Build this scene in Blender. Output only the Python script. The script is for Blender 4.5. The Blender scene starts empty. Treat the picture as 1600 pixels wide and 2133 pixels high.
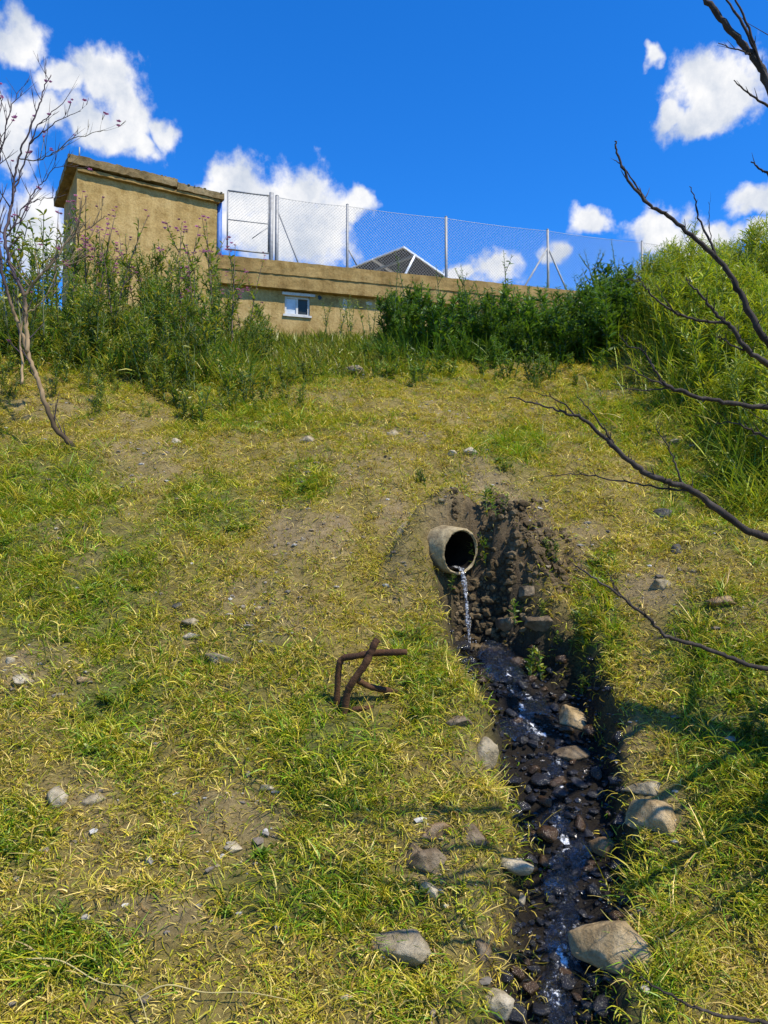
import bpy, bmesh, math, random
import numpy as np
from mathutils import Vector, Matrix
R = math.radians
random.seed(7)
rng = np.random.default_rng(11)
SC = bpy.context.scene
COL = SC.collection

# ------------------------------------------------------------------ camera
CZ = 2.0
PITCH = R(3.0)
FPX = 1611.0
cam_d = bpy.data.cameras.new('camera')
cam = bpy.data.objects.new('camera', cam_d)
COL.objects.link(cam)
cam.location = (0, 0, CZ)
cam.rotation_euler = (R(90) + PITCH, 0, 0)
cam_d.sensor_fit = 'VERTICAL'
cam_d.sensor_height = 36
cam_d.lens = 36 * FPX / 2133.0
cam_d.clip_start = 0.05
cam_d.clip_end = 2000
SC.camera = cam
cp, sp_ = math.cos(PITCH), math.sin(PITCH)

def ray(px, py):
    a = (px - 800) / FPX
    b = (1066.5 - py) / FPX
    return np.array((a, cp - b * sp_, sp_ + b * cp))

def P(px, py, Y):
    d = ray(px, py)
    t = Y / d[1]
    return Vector((d[0] * t, Y, CZ + d[2] * t))

def proj(x, y, z):
    z = z - CZ
    dep = y * cp + z * sp_
    up = -y * sp_ + z * cp
    dep = np.maximum(dep, 0.05)
    return 800 + FPX * x / dep, 1066.5 - FPX * up / dep

# ------------------------------------------------------------------ noise
def _hash(ix, iy, seed):
    h = (ix.astype(np.int64) * 374761393 + iy.astype(np.int64) * 668265263 + seed * 974634777) & 0x7fffffff
    h = ((h ^ (h >> 13)) * 1274126177) & 0x7fffffff
    h = (h ^ (h >> 16)) & 0xffff
    return h / 65535.0

def vnoise(x, y, seed=0):
    x = np.asarray(x, float); y = np.asarray(y, float)
    ix = np.floor(x); iy = np.floor(y)
    fx = x - ix; fy = y - iy
    fx = fx * fx * (3 - 2 * fx); fy = fy * fy * (3 - 2 * fy)
    a = _hash(ix, iy, seed); b = _hash(ix + 1, iy, seed)
    c = _hash(ix, iy + 1, seed); d = _hash(ix + 1, iy + 1, seed)
    return (a + (b - a) * fx) * (1 - fy) + (c + (d - c) * fx) * fy

def fbm(x, y, seed=0, oct=4):
    s = 0; amp = .5; tot = 0
    for k in range(oct):
        s = s + amp * vnoise(x * 2 ** k + 17.3 * k, y * 2 ** k - 9.1 * k, seed + k)
        tot += amp; amp *= .5
    return s / tot

def sstep(a, b, x):
    t = np.clip((x - a) / (b - a), 0, 1)
    return t * t * (3 - 2 * t)

# ------------------------------------------------------------------ terrain
PY = np.array([-400, -20, -2, 1.2, 2.0, 2.63, 3.6, 4.4, 5.2, 6.3, 8, 9, 10.5, 13, 15, 20, 60, 400.])
PZ = np.array([-3, -2.4, -2.0, -1.93, -1.82, -1.56, -1.0, -.54, .06, .78, 1.66, 2.2, 2.8, 3.55, 3.9, 4.2, 4.4, 4.0])
CH = np.array([  # stream bed: x, y, floor z (relative to the eye), half width
    (.565, 4.77, -.60, .20), (.66, 4.60, -.68, .25), (.82, 4.36, -.82, .33), (.87, 4.0, -1.03, .29), (.82, 3.6, -1.22, .24),
    (.80, 3.3, -1.38, .21), (.66, 2.95, -1.55, .17), (.57, 2.65, -1.70, .18), (.45, 2.2, -1.95, .24), (.4, 1.0, -2.12, .34), (.6, -2, -2.2, .4)])

def chan(x, y):
    """distance to the stream's centreline (negative side = left), its floor and half width there"""
    x = np.asarray(x, float); y = np.asarray(y, float)
    best = np.full(x.shape, 1e9); fl = np.zeros(x.shape); hw = np.zeros(x.shape); side = np.zeros(x.shape)
    for (a, b) in zip(CH[:-1], CH[1:]):
        dx, dy = b[0] - a[0], b[1] - a[1]
        t = np.clip(((x - a[0]) * dx + (y - a[1]) * dy) / (dx * dx + dy * dy), 0, 1)
        qx, qy = a[0] + t * dx, a[1] + t * dy
        d = np.hypot(x - qx, y - qy)
        m = d < best
        best = np.where(m, d, best)
        fl = np.where(m, a[2] + t * (b[2] - a[2]), fl)
        hw = np.where(m, a[3] + t * (b[3] - a[3]), hw)
        side = np.where(m, np.sign(x - qx), side)
    return best, fl, hw, side

def base_z(y):
    s = 0
    for o in (-.3, -.15, 0, .15, .3):
        s = s + np.interp(y + o, PY, PZ)
    return s / 5

def H(x, y):
    x = np.asarray(x, float); y = np.asarray(y, float)
    z = base_z(y)
    # bank rising on the right, slight swell on the left
    z = z + .78 * sstep(2.0, 4.3, x - .06 * (y - 7)) * sstep(5.2, 8.5, y) * (1 - .6 * sstep(12, 18, y))
    z = z + .25 * sstep(1.1, 2.0, x) * sstep(2.0, 3.0, y) * (1 - sstep(4.6, 5.6, y))
    z = z + .35 * sstep(-1.5, -4.5, x) * sstep(5.5, 9, y)
    z = z + .10 * (fbm(x * .9, y * .9, 3) - .5) + .16 * (fbm(x * 2.3, y * 2.3, 8) - .5) * sstep(1, 3, y)
    z = z + .055 * (fbm(x * 9, y * 9, 21, 3) - .5)
    # soil mound over and beside the pipe
    z = z + .20 * np.exp(-(((x - .98) / .30) ** 2 + ((y - 5.20) / .22) ** 2)) + .20 * np.exp(-(((x - .84) / .17) ** 2 + ((y - 4.90) / .12) ** 2))
    z = z + .27 * np.exp(-(((x - .40) / .20) ** 2 + ((y - 5.16) / .13) ** 2))
    z = z + .26 * np.exp(-(((x - .22) / .16) ** 2 + ((y - 5.03) / .14) ** 2))
    z = z + .20 * np.exp(-(((x - .60) / .22) ** 2 + ((y - 5.16) / .09) ** 2))
    z = z + .30 * np.exp(-(((x - .745) / .095) ** 2 + ((y - 4.90) / .08) ** 2))
    z = z + .26 * (fbm(x * 11, y * 11, 61, 4) - .5) * np.exp(-(((x - .88) / .36) ** 2 + ((y - 5.05) / .28) ** 2)) * 2.4
    d, fl, hw, side = chan(x, y)
    nz = (.10 + .14 * sstep(4.35, 4.55, y)) * (fbm(x * 6, y * 6, 33, 4) - .5)
    sd = side * sstep(4.72, 4.4, y)
    wall = .10 - .045 * sd - .02 * sstep(4.5, 4.7, y) + .05 * vnoise(x * 4, y * 4, 5)
    w = 1 - sstep(hw * .75 + nz, hw + wall + nz, d)
    fl = fl + .06 * (fbm(x * 8, y * 8, 44, 3) - .5)
    return CZ + np.where(fl < z, z + (fl - z) * w, z)

def H1(x, y):
    return float(H(np.array([x]), np.array([y]))[0])

def hit(px, py):
    d = ray(px, py)
    ts = np.arange(1.2, 40, .02)
    pts = d[None, :] * ts[:, None]
    h = H(pts[:, 0], pts[:, 1])
    k = np.argmax(CZ + pts[:, 2] <= h)
    if CZ + pts[k, 2] > h[k]:
        k = len(ts) - 1
    return Vector((pts[k, 0], pts[k, 1], h[k]))

# patches of the slope, given as ellipses as seen and kept as places on the ground
GREEN = [(90,1060,170,120),(60,1250,170,150),(200,1250,130,120),(440,1060,95,70),(255,1440,85,90),(40,1740,80,70),
         (250,1530,90,70),(690,1560,120,110),(600,1850,160,90),(930,1880,100,60),(1560,1600,150,280),(120,1990,160,80),
         (640,1000,60,50),(1050,930,75,40),(860,1400,60,90),(500,720,380,90),(1520,960,150,140),(1400,860,220,90),
         (720,760,260,45),(1320,1950,150,200),(1500,1350,110,120),(1000,2090,60,30),(520,860,110,35),(1250,1280,50,130)]
BARE = [(90,1400,110,70),(60,1380,90,50),(430,1340,110,45),(150,1660,90,45),(730,970,140,45),(825,1120,38,150),(480,1720,120,90),
        (830,1970,95,60),(1010,1060,130,85),(300,960,90,45),(860,890,120,30),(880,1800,60,90),(1370,1690,70,50),(560,1260,120,60),
        (1290,1960,110,70),(1350,1220,90,50),(640,1120,90,80),(250,1750,110,60),(330,1900,120,50),(1060,1120,100,90),(1200,1150,60,60),
        (1000,1570,60,60),(1430,920,70,30),(640,830,70,22),(740,770,70,18)]

def patch(lst, px, py, soft=.45):
    m = np.zeros(np.shape(px))
    for (cx, cy, a, b) in lst:
        r = np.hypot((px - cx) / a, (py - cy) / b)
        m = np.maximum(m, 1 - sstep(1 - soft, 1 + soft, r))
    return m

def masks(x, y, z):
    px, py = proj(x, y, z)
    wob = 60 * (fbm(x * 3, y * 3, 70) - .5)
    g = patch(GREEN, px + wob, py - wob)
    b = patch(BARE, px - wob, py + wob)
    n = fbm(x * 1.7, y * 1.7, 90)
    n2 = fbm(x * 4.0, y * 4.0, 95)
    g = np.clip(g * (.6 + .8 * n2) + .5 * sstep(.52, .68, n), 0, 1)
    b = np.clip((.9 - .4 * sstep(5.4, 6.4, y)) * b * (-.15 + 1.6 * n2) + .5 * sstep(.62, .78, fbm(x * 2.6, y * 2.6, 123)), 0, 1)
    return g, b

PC = P(962, 1150, 4.93)
pax = Vector((.58, -.79, -.14)).normalized()
# ------------------------------------------------------------------ mesh helpers
class MB:
    def __init__(s):
        s.v = []; s.f = []; s.c = []; s.n = 0; s.poly = []
    def add(s, v, q, c=None):
        v = np.asarray(v, float).reshape(-1, 3)
        q = np.asarray(q, int)
        if c is None: c = np.ones((len(v), 3)) * .5
        c = np.asarray(c, float)
        if c.ndim == 1: c = np.tile(c, (len(v), 1))
        s.v.append(v); s.c.append(c)
        if len(q): s.f.append(q + s.n)
        s.n += len(v)
        return s
    def ngon(s, v, c=None):
        n = s.n
        s.add(v, [], c)
        s.poly.append(list(range(n, n + len(v))))
    def build(s, name, mat, parent=None, smooth=True, attr=True):
        me = bpy.data.meshes.new(name)
        V = np.concatenate(s.v)
        counts = []; idx = []
        for q in s.f:
            idx.append(q.reshape(-1)); counts.append(np.full(len(q), q.shape[1]))
        for p in s.poly:
            idx.append(np.array(p)); counts.append(np.array([len(p)]))
        idx = np.concatenate(idx); counts = np.concatenate(counts)
        me.vertices.add(len(V)); me.vertices.foreach_set('co', V.astype(np.float32).ravel())
        me.loops.add(len(idx)); me.loops.foreach_set('vertex_index', idx.astype(np.int32))
        me.polygons.add(len(counts))
        st = np.concatenate(([0], np.cumsum(counts)[:-1]))
        me.polygons.foreach_set('loop_start', st.astype(np.int32))
        me.polygons.foreach_set('use_smooth', np.full(len(counts), smooth))
        me.update(calc_edges=True)
        if attr:
            a = me.color_attributes.new('tint', 'FLOAT_COLOR', 'POINT')
            C = np.concatenate(s.c)
            a.data.foreach_set('color', np.concatenate((C, np.ones((len(C), 1))), 1).astype(np.float32).ravel())
        me.materials.append(mat)
        me.validate()
        o = bpy.data.objects.new(name, me)
        COL.objects.link(o)
        if parent: o.parent = parent
        return o

def tube(pts, rad, n=7, caps=True, mb=None, col=None):
    pts = [Vector(p) for p in pts]
    if not hasattr(rad, '__len__'): rad = [rad] * len(pts)
    V = []
    up = Vector((0, 0, 1))
    t0 = (pts[1] - pts[0]).normalized()
    if abs(t0.dot(up)) > .9: up = Vector((1, 0, 0))
    nrm = (up - t0 * up.dot(t0)).normalized()
    for i, p in enumerate(pts):
        a = pts[max(i - 1, 0)]; b = pts[min(i + 1, len(pts) - 1)]
        t = (b - a).normalized()
        nrm = (nrm - t * nrm.dot(t)).normalized()
        bi = t.cross(nrm)
        for k in range(n):
            an = 2 * math.pi * k / n
            V.append(p + (nrm * math.cos(an) + bi * math.sin(an)) * rad[i])
    Q = []
    for i in range(len(pts) - 1):
        for k in range(n):
            k2 = (k + 1) % n
            Q.append((i * n + k, i * n + k2, (i + 1) * n + k2, (i + 1) * n + k))
    mb = mb or MB()
    n0 = mb.n
    mb.add([tuple(v) for v in V], Q, col)
    if caps:
        mb.poly.append([n0 + k for k in reversed(range(n))])
        mb.poly.append([n0 + (len(pts) - 1) * n + k for k in range(n)])
    return mb

def box(mb, x0, x1, y0, y1, z0, z1, col=None):
    v = [(x0,y0,z0),(x1,y0,z0),(x1,y1,z0),(x0,y1,z0),(x0,y0,z1),(x1,y0,z1),(x1,y1,z1),(x0,y1,z1)]
    q = [(0,3,2,1),(4,5,6,7),(0,1,5,4),(1,2,6,5),(2,3,7,6),(3,0,4,7)]
    return mb.add(v, q, col)

def rough_box(name, x0, x1, y0, y1, z0, z1, mat, parent=None, step=.12, amp=.012, seed=0, smooth=False):
    """a box whose faces are finely divided and slightly uneven, as weathered render or concrete is"""
    mb = MB()
    rr = np.random.default_rng(seed)
    def face(o, u, v, lu, lv, nrm):
        nu = max(2, int(lu / step)); nv = max(2, int(lv / step))
        a, b = np.meshgrid(np.linspace(0, lu, nu + 1), np.linspace(0, lv, nv + 1), indexing='ij')
        p = np.array(o)[None, None] + a[..., None] * np.array(u) + b[..., None] * np.array(v)
        idx = np.arange((nu + 1) * (nv + 1)).reshape(nu + 1, nv + 1)
        q = np.stack((idx[:-1, :-1], idx[1:, :-1], idx[1:, 1:], idx[:-1, 1:]), -1).reshape(-1, 4)
        mb.add(p.reshape(-1, 3), q)
    X, Y, Z = x1 - x0, y1 - y0, z1 - z0
    face((x0,y0,z0),(1,0,0),(0,0,1),X,Z,0); face((x1,y1,z0),(-1,0,0),(0,0,1),X,Z,0)
    face((x1,y0,z0),(0,1,0),(0,0,1),Y,Z,0); face((x0,y1,z0),(0,-1,0),(0,0,1),Y,Z,0)
    face((x0,y0,z1),(1,0,0),(0,1,0),X,Y,0); face((x0,y1,z0),(1,0,0),(0,-1,0),X,Y,0)
    for v in mb.v:   # same offset for same place, so edges stay closed
        k = v * 15.3 + seed
        v[:, 0] += amp * (vnoise(k[:, 1] + k[:, 0], k[:, 2], 1) - .5) * 2
        v[:, 1] += amp * (vnoise(k[:, 0], k[:, 2] + k[:, 1], 2) - .5) * 2
        v[:, 2] += amp * (vnoise(k[:, 0] + k[:, 2], k[:, 1], 3) - .5) * 2
    return mb.build(name, mat, parent, smooth)

def blades(base, az, L, W, th0, curl, twist, S=4, leaf=False, roll=None, fold=0):
    N = len(base)
    s = np.linspace(0, 1, S + 1)
    th = th0[:, None] + curl[:, None] * s[None]
    ph = az[:, None] + twist[:, None] * s[None]
    d = np.stack((np.sin(th) * np.cos(ph), np.sin(th) * np.sin(ph), np.cos(th)), -1)
    step = (d[:, :-1] + d[:, 1:]) * .5 * (L / S)[:, None, None]
    p = np.concatenate((np.zeros((N, 1, 3)), np.cumsum(step, 1)), 1) + base[:, None, :]
    side = np.stack((-np.sin(ph), np.cos(ph), np.zeros_like(ph)), -1)
    if roll is not None:
        nr = np.cross(d, side)
        side = side * np.cos(roll)[:, None, None] + nr * np.sin(roll)[:, None, None]
    if leaf: w = np.sin(np.pi * np.clip(.06 + .93 * s, 0, 1)) ** .8
    else: w = np.clip(1 - s, 0.04, 1) ** .55
    off = side * (W[:, None] * .5 * w[None])[..., None]
    V = np.stack((p - off, p + off), 2).reshape(-1, 3)
    b = (np.arange(N) * 2 * (S + 1))[:, None]
    k = (np.arange(S) * 2)[None]
    q = np.stack((b + k, b + k + 1, b + k + 3, b + k + 2), -1).reshape(-1, 4)
    return V, q

def empty(name, loc, label, cat, group=None, rz=0):
    o = bpy.data.objects.new(name, None)
    o.empty_display_size = .2
    COL.objects.link(o)
    o.location = loc; o.rotation_euler = (0, 0, rz)
    tag(o, label, cat, group)
    return o

def tag(o, label=None, cat=None, group=None, kind=None):
    if label: o['label'] = label
    if cat: o['category'] = cat
    if group: o['group'] = group
    if kind: o['kind'] = kind
    return o

def copy_thing(root, loc, rz, sc, label=None, group=None, tilt=(0, 0)):
    r = root.copy(); COL.objects.link(r)
    r.location = loc; r.rotation_euler = (tilt[0], tilt[1], rz); r.scale = (sc, sc, sc) if not hasattr(sc, '__len__') else sc
    if label: r['label'] = label
    if group: r['group'] = group
    for ch in list(root.children):
        c = ch.copy(); COL.objects.link(c); c.parent = r
        for g in list(ch.children):
            d = g.copy(); COL.objects.link(d); d.parent = c
    return r

# ------------------------------------------------------------------ materials
def new_mat(name):
    m = bpy.data.materials.new(name); m.use_nodes = True
    nt = m.node_tree; nt.nodes.clear()
    out = nt.nodes.new('ShaderNodeOutputMaterial')
    return m, nt, out

def N(nt, t, **kw):
    n = nt.nodes.new(t)
    for k, v in kw.items():
        if k in n.inputs.keys(): n.inputs[k].default_value = v
        else: setattr(n, k, v)
    return n

def ramp(nt, fac, stops):
    r = nt.nodes.new('ShaderNodeValToRGB')
    els = r.color_ramp.elements
    while len(els) < len(stops): els.new(.5)
    for e, (p, c) in zip(els, stops):
        e.position = p; e.color = (*c, 1)
    nt.links.new(fac, r.inputs[0])
    return r.outputs[0]

def noise_tex(nt, vec, scale, detail=6, rough=.6):
    n = N(nt, 'ShaderNodeTexNoise', Scale=scale, Detail=detail, Roughness=rough)
    if vec is not None: nt.links.new(vec, n.inputs['Vector'])
    return n.outputs[0]

def mixc(nt, f, a, b, mode='MIX'):
    m = nt.nodes.new('ShaderNodeMix'); m.data_type = 'RGBA'; m.blend_type = mode
    if isinstance(f, (int, float)): m.inputs[0].default_value = f
    else: nt.links.new(f, m.inputs[0])
    for s, x in ((6, a), (7, b)):
        if isinstance(x, tuple): m.inputs[s].default_value = (*x, 1)
        else: nt.links.new(x, m.inputs[s])
    return m.outputs[2]

def bumped(nt, bsdf, h, strength, dist):
    b = N(nt, 'ShaderNodeBump', Strength=strength, Distance=dist)
    nt.links.new(h, b.inputs['Height'])
    nt.links.new(b.outputs[0], bsdf.inputs['Normal'])

def noisy_mat(name, stops, scale, rough=.85, bump=.4, bdist=.01, bscale=None, metallic=0, spec=.3, fine=None, stretch=None):
    m, nt, out = new_mat(name)
    tc = nt.nodes.new('ShaderNodeTexCoord')
    vec = tc.outputs['Object']
    if stretch:
        mp = N(nt, 'ShaderNodeMapping'); mp.inputs['Scale'].default_value = stretch
        nt.links.new(vec, mp.inputs[0]); vec = mp.outputs[0]
    n = noise_tex(nt, vec, scale)
    c = ramp(nt, n, stops)
    n2 = noise_tex(nt, vec, bscale or scale * 5, 8, .7)
    if fine:
        f = ramp(nt, n2, [(.30, (fine,) * 3), (.62, (1, 1, 1))])
        c = mixc(nt, 1.0, c, f, 'MULTIPLY')
    b = N(nt, 'ShaderNodeBsdfPrincipled', Roughness=rough, Metallic=metallic)
    b.inputs['Specular IOR Level'].default_value = spec
    nt.links.new(c, b.inputs['Base Color'])
    if bump: bumped(nt, b, n2, bump, bdist)
    nt.links.new(b.outputs[0], out.inputs[0])
    return m

def leaf_mat(name, rough=.5, trans=.35, spec=.35, tr_tint=(1.0, 1.0, .55)):
    m, nt, out = new_mat(name)
    at = N(nt, 'ShaderNodeAttribute'); at.attribute_name = 'tint'
    oi = nt.nodes.new('ShaderNodeObjectInfo')
    hs = N(nt, 'ShaderNodeHueSaturation')
    mr = N(nt, 'ShaderNodeMapRange'); mr.inputs[3].default_value = .75; mr.inputs[4].default_value = 1.25
    nt.links.new(oi.outputs['Random'], mr.inputs[0])
    nt.links.new(mr.outputs[0], hs.inputs['Value'])
    nt.links.new(at.outputs[0], hs.inputs['Color'])
    b = N(nt, 'ShaderNodeBsdfPrincipled', Roughness=rough)
    b.inputs['Specular IOR Level'].default_value = spec
    nt.links.new(hs.outputs[0], b.inputs['Base Color'])
    t = nt.nodes.new('ShaderNodeBsdfTranslucent')
    nt.links.new(mixc(nt, 1.0, hs.outputs[0], tr_tint, 'MULTIPLY'), t.inputs[0])
    mx = N(nt, 'ShaderNodeMixShader'); mx.inputs[0].default_value = trans
    nt.links.new(b.outputs[0], mx.inputs[1]); nt.links.new(t.outputs[0], mx.inputs[2])
    nt.links.new(mx.outputs[0], out.inputs[0])
    return m

M = {}
M['grass'] = leaf_mat('grass_blades', .45, .30, .4)
M['leaf'] = leaf_mat('weed_leaves', .42, .38, .45)
M['flower'] = leaf_mat('flower_petals', .6, .35, .2, (1, .8, 1))
M['stem'] = leaf_mat('green_stems', .6, 0, .3)

def ground_mat():
    m, nt, out = new_mat('slope_soil')
    tc = nt.nodes.new('ShaderNodeTexCoord'); vec = tc.outputs['Object']
    at = N(nt, 'ShaderNodeAttribute'); at.attribute_name = 'tint'
    n1 = noise_tex(nt, vec, 14, 8, .7)
    f = ramp(nt, n1, [(.28, (.55, .52, .48)), (.5, (.95, .95, .95)), (.72, (1.35, 1.32, 1.25))])
    n3 = noise_tex(nt, vec, 90, 4, .7)
    f2 = ramp(nt, n3, [(.33, (.65, .63, .6)), (.6, (1.1, 1.1, 1.1))])
    c = mixc(nt, 1.0, mixc(nt, 1.0, at.outputs[0], f, 'MULTIPLY'), f2, 'MULTIPLY')
    b = N(nt, 'ShaderNodeBsdfPrincipled', Roughness=.9)
    b.inputs['Specular IOR Level'].default_value = .25
    nt.links.new(c, b.inputs['Base Color'])
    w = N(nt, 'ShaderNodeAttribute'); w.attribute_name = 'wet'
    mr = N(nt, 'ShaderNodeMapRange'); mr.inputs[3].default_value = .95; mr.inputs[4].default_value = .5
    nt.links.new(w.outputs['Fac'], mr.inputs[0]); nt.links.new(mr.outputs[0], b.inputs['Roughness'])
    n2 = noise_tex(nt, vec, 40, 10, .75)
    bumped(nt, b, n2, .9, .03)
    nt.links.new(b.outputs[0], out.inputs[0])
    return m
M['ground'] = ground_mat()

def render_wall_mat(name, c0, c1, c2, stain):
    """ochre render or concrete with streaks and blotches"""
    m, nt, out = new_mat(name)
    tc = nt.nodes.new('ShaderNodeTexCoord'); vec = tc.outputs['Object']
    n1 = noise_tex(nt, vec, 1.7, 8, .65)
    c = ramp(nt, n1, [(.3, c0), (.5, c1), (.72, c2)])
    mp = N(nt, 'ShaderNodeMapping'); mp.inputs['Scale'].default_value = (5, 5, .6)
    nt.links.new(vec, mp.inputs[0])
    n2 = noise_tex(nt, mp.outputs[0], 1.0, 6, .65)
    s = ramp(nt, n2, [(.38, stain), (.58, (1, 1, 1))])
    c = mixc(nt, .55, c, s, 'MULTIPLY')
    n5 = noise_tex(nt, vec, 4.5, 9, .72)
    s5 = ramp(nt, n5, [(.36, (.70, .66, .56)), (.52, (1, 1, 1)), (.70, (1.12, 1.12, 1.1))])
    c = mixc(nt, 1.0, c, s5, 'MULTIPLY')
    n3 = noise_tex(nt, vec, 30, 8, .7)
    s3 = ramp(nt, n3, [(.3, (.72, .7, .66)), (.6, (1.05, 1.05, 1.05))])
    c = mixc(nt, 1.0, c, s3, 'MULTIPLY')
    b = N(nt, 'ShaderNodeBsdfPrincipled', Roughness=.92)
    b.inputs['Specular IOR Level'].default_value = .2
    nt.links.new(c, b.inputs['Base Color'])
    bumped(nt, b, n3, .5, .02)
    nt.links.new(b.outputs[0], out.inputs[0])
    return m
M['render'] = render_wall_mat('ochre_render', (.34, .235, .085), (.44, .31, .125), (.50, .365, .165), (.70, .64, .55))
M['band'] = render_wall_mat('ochre_band', (.23, .155, .055), (.33, .225, .085), (.39, .28, .12), (.62, .56, .48))
M['slab'] = render_wall_mat('mossy_slab', (.14, .10, .045), (.24, .175, .085), (.34, .27, .16), (.55, .55, .45))
M['concrete'] = noisy_mat('pipe_concrete', [(.28, (.14, .10, .05)), (.5, (.37, .295, .165)), (.72, (.50, .42, .27))], 7, .92, .8, .012, fine=.55)
M['galv'] = noisy_mat('galvanised_steel', [(.3, (.20, .205, .21)), (.7, (.32, .325, .33))], 18, .6, .1, .002, metallic=.3, spec=.5)
M['wire'] = noisy_mat('fence_wire', [(.3, (.30, .31, .32)), (.7, (.42, .43, .44))], 30, .5, 0, metallic=.5)
M['blue'] = noisy_mat('blue_paint', [(.3, (.05, .12, .36)), (.7, (.09, .19, .47))], 12, .5, .1, .002)
M['plaster'] = noisy_mat('bare_plaster', [(.3, (.44, .38, .28)), (.7, (.60, .54, .43))], 20, .9, .4, .01, fine=.7)
M['white'] = noisy_mat('white_frame', [(.3, (.42, .42, .40)), (.7, (.62, .61, .58))], 14, .5, .1, .002, fine=.85)
M['alu'] = noisy_mat('aluminium', [(.3, (.70, .71, .73)), (.7, (.84, .85, .86))], 14, .4, 0, metallic=.25, spec=.5)
M['panel_back'] = noisy_mat('panel_back', [(.3, (.014, .024, .045)), (.7, (.024, .036, .062))], 3, .6, .1, .003)
M['panel_front'] = noisy_mat('panel_cells', [(.3, (.01, .015, .04)), (.7, (.02, .03, .07))], 3, .15, 0, spec=.6)
M['pane'] = noisy_mat('dark_glass', [(.3, (.015, .02, .02)), (.7, (.03, .035, .03))], 6, .35, 0, spec=.3)
M['shutter'] = noisy_mat('pale_pane', [(.3, (.40, .44, .48)), (.7, (.56, .60, .62))], 8, .3, 0, spec=.5)
M['rust'] = noisy_mat('rusty_iron', [(.28, (.035, .018, .010)), (.5, (.085, .038, .016)), (.72, (.15, .075, .032))], 16, .85, .8, .008, bscale=70, fine=.6)
M['bark_dark'] = noisy_mat('dark_bark', [(.3, (.020, .015, .012)), (.55, (.055, .042, .034)), (.75, (.12, .10, .085))], 22, .85, .8, .006, bscale=60, stretch=(1, 1, .4), fine=.6)
M['bark_tan'] = leaf_mat('dry_stalk_bark', .85, 0, .15)
ROCKC = {
 'tan': [(.28, (.23, .155, .07)), (.5, (.47, .34, .175)), (.72, (.60, .47, .29))],
 'grey': [(.28, (.18, .14, .08)), (.5, (.37, .30, .185)), (.72, (.50, .43, .30))],
 'pale': [(.28, (.30, .24, .14)), (.5, (.50, .42, .27)), (.72, (.64, .56, .42))],
 'orange': [(.28, (.15, .09, .04)), (.5, (.34, .22, .11)), (.72, (.47, .35, .22))],
 'brown': [(.28, (.10, .07, .04)), (.5, (.21, .155, .095)), (.72, (.31, .25, .17))],
 'slate': [(.28, (.06, .056, .05)), (.5, (.13, .12, .105)), (.72, (.21, .195, .17))],
}
for k, st in ROCKC.items():
    M['rock_' + k] = noisy_mat('rock_' + k, st, 7, .92, 1.0, .035, bscale=20, fine=.5, spec=.15)
M['wet_dark'] = noisy_mat('wet_stone_dark', [(.3, (.008, .008, .009)), (.55, (.022, .021, .022)), (.75, (.05, .042, .035))], 9, .13, .6, .008, bscale=26, spec=.6)
M['wet_shaded_lining'] = noisy_mat('pipe_wet_shaded_lining', [(.3, (.006, .005, .004)), (.6, (.018, .015, .010))], 9, .8, .6, .01, spec=.1)  # wet lining coloured near black, the pipe's inner shade included
M['wet_brown'] = noisy_mat('wet_stone_brown', [(.3, (.025, .014, .006)), (.55, (.06, .034, .015)), (.75, (.12, .07, .03))], 9, .18, .6, .008, bscale=26, spec=.5)

def water_mat(name, foam_glint_lo, foam_glint_hi, bscale, bstr):
    m, nt, out = new_mat(name)
    tc = nt.nodes.new('ShaderNodeTexCoord'); vec = tc.outputs['Object']
    n1 = noise_tex(nt, vec, bscale, 5, .65)
    bp = N(nt, 'ShaderNodeBump', Strength=bstr, Distance=.045)
    nt.links.new(n1, bp.inputs['Height'])
    gl = N(nt, 'ShaderNodeBsdfGlossy', Roughness=.07)
    gl.inputs[0].default_value = (.62, .62, .62, 1)
    nt.links.new(bp.outputs[0], gl.inputs['Normal'])
    tr = nt.nodes.new('ShaderNodeBsdfTransparent'); tr.inputs[0].default_value = (.74, .70, .64, 1)
    fr = N(nt, 'ShaderNodeFresnel', IOR=1.33)
    nt.links.new(bp.outputs[0], fr.inputs['Normal'])
    mx = nt.nodes.new('ShaderNodeMixShader')
    nt.links.new(fr.outputs[0], mx.inputs[0]); nt.links.new(tr.outputs[0], mx.inputs[1]); nt.links.new(gl.outputs[0], mx.inputs[2])
    fo = N(nt, 'ShaderNodeBsdfDiffuse'); fo.inputs[0].default_value = (.75, .78, .82, 1)  # diffuse white serves as foam and as painted sun sparkle
    n2 = noise_tex(nt, vec, 75, 4, .75)
    at = N(nt, 'ShaderNodeAttribute'); at.attribute_name = 'tint'
    ad = N(nt, 'ShaderNodeMath', operation='ADD')
    nt.links.new(n2, ad.inputs[0]); nt.links.new(at.outputs['Fac'], ad.inputs[1])
    mr = N(nt, 'ShaderNodeMapRange'); mr.inputs[1].default_value = foam_glint_lo; mr.inputs[2].default_value = foam_glint_hi
    nt.links.new(ad.outputs[0], mr.inputs[0])
    m2 = nt.nodes.new('ShaderNodeMixShader')
    nt.links.new(mr.outputs[0], m2.inputs[0]); nt.links.new(mx.outputs[0], m2.inputs[1]); nt.links.new(fo.outputs[0], m2.inputs[2])
    nt.links.new(m2.outputs[0], out.inputs[0])
    return m
M['water'] = water_mat('running_water', .90, 1.12, 42, 1.0)
M['jet'] = water_mat('falling_water', .95, 1.2, 45, .8)

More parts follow.
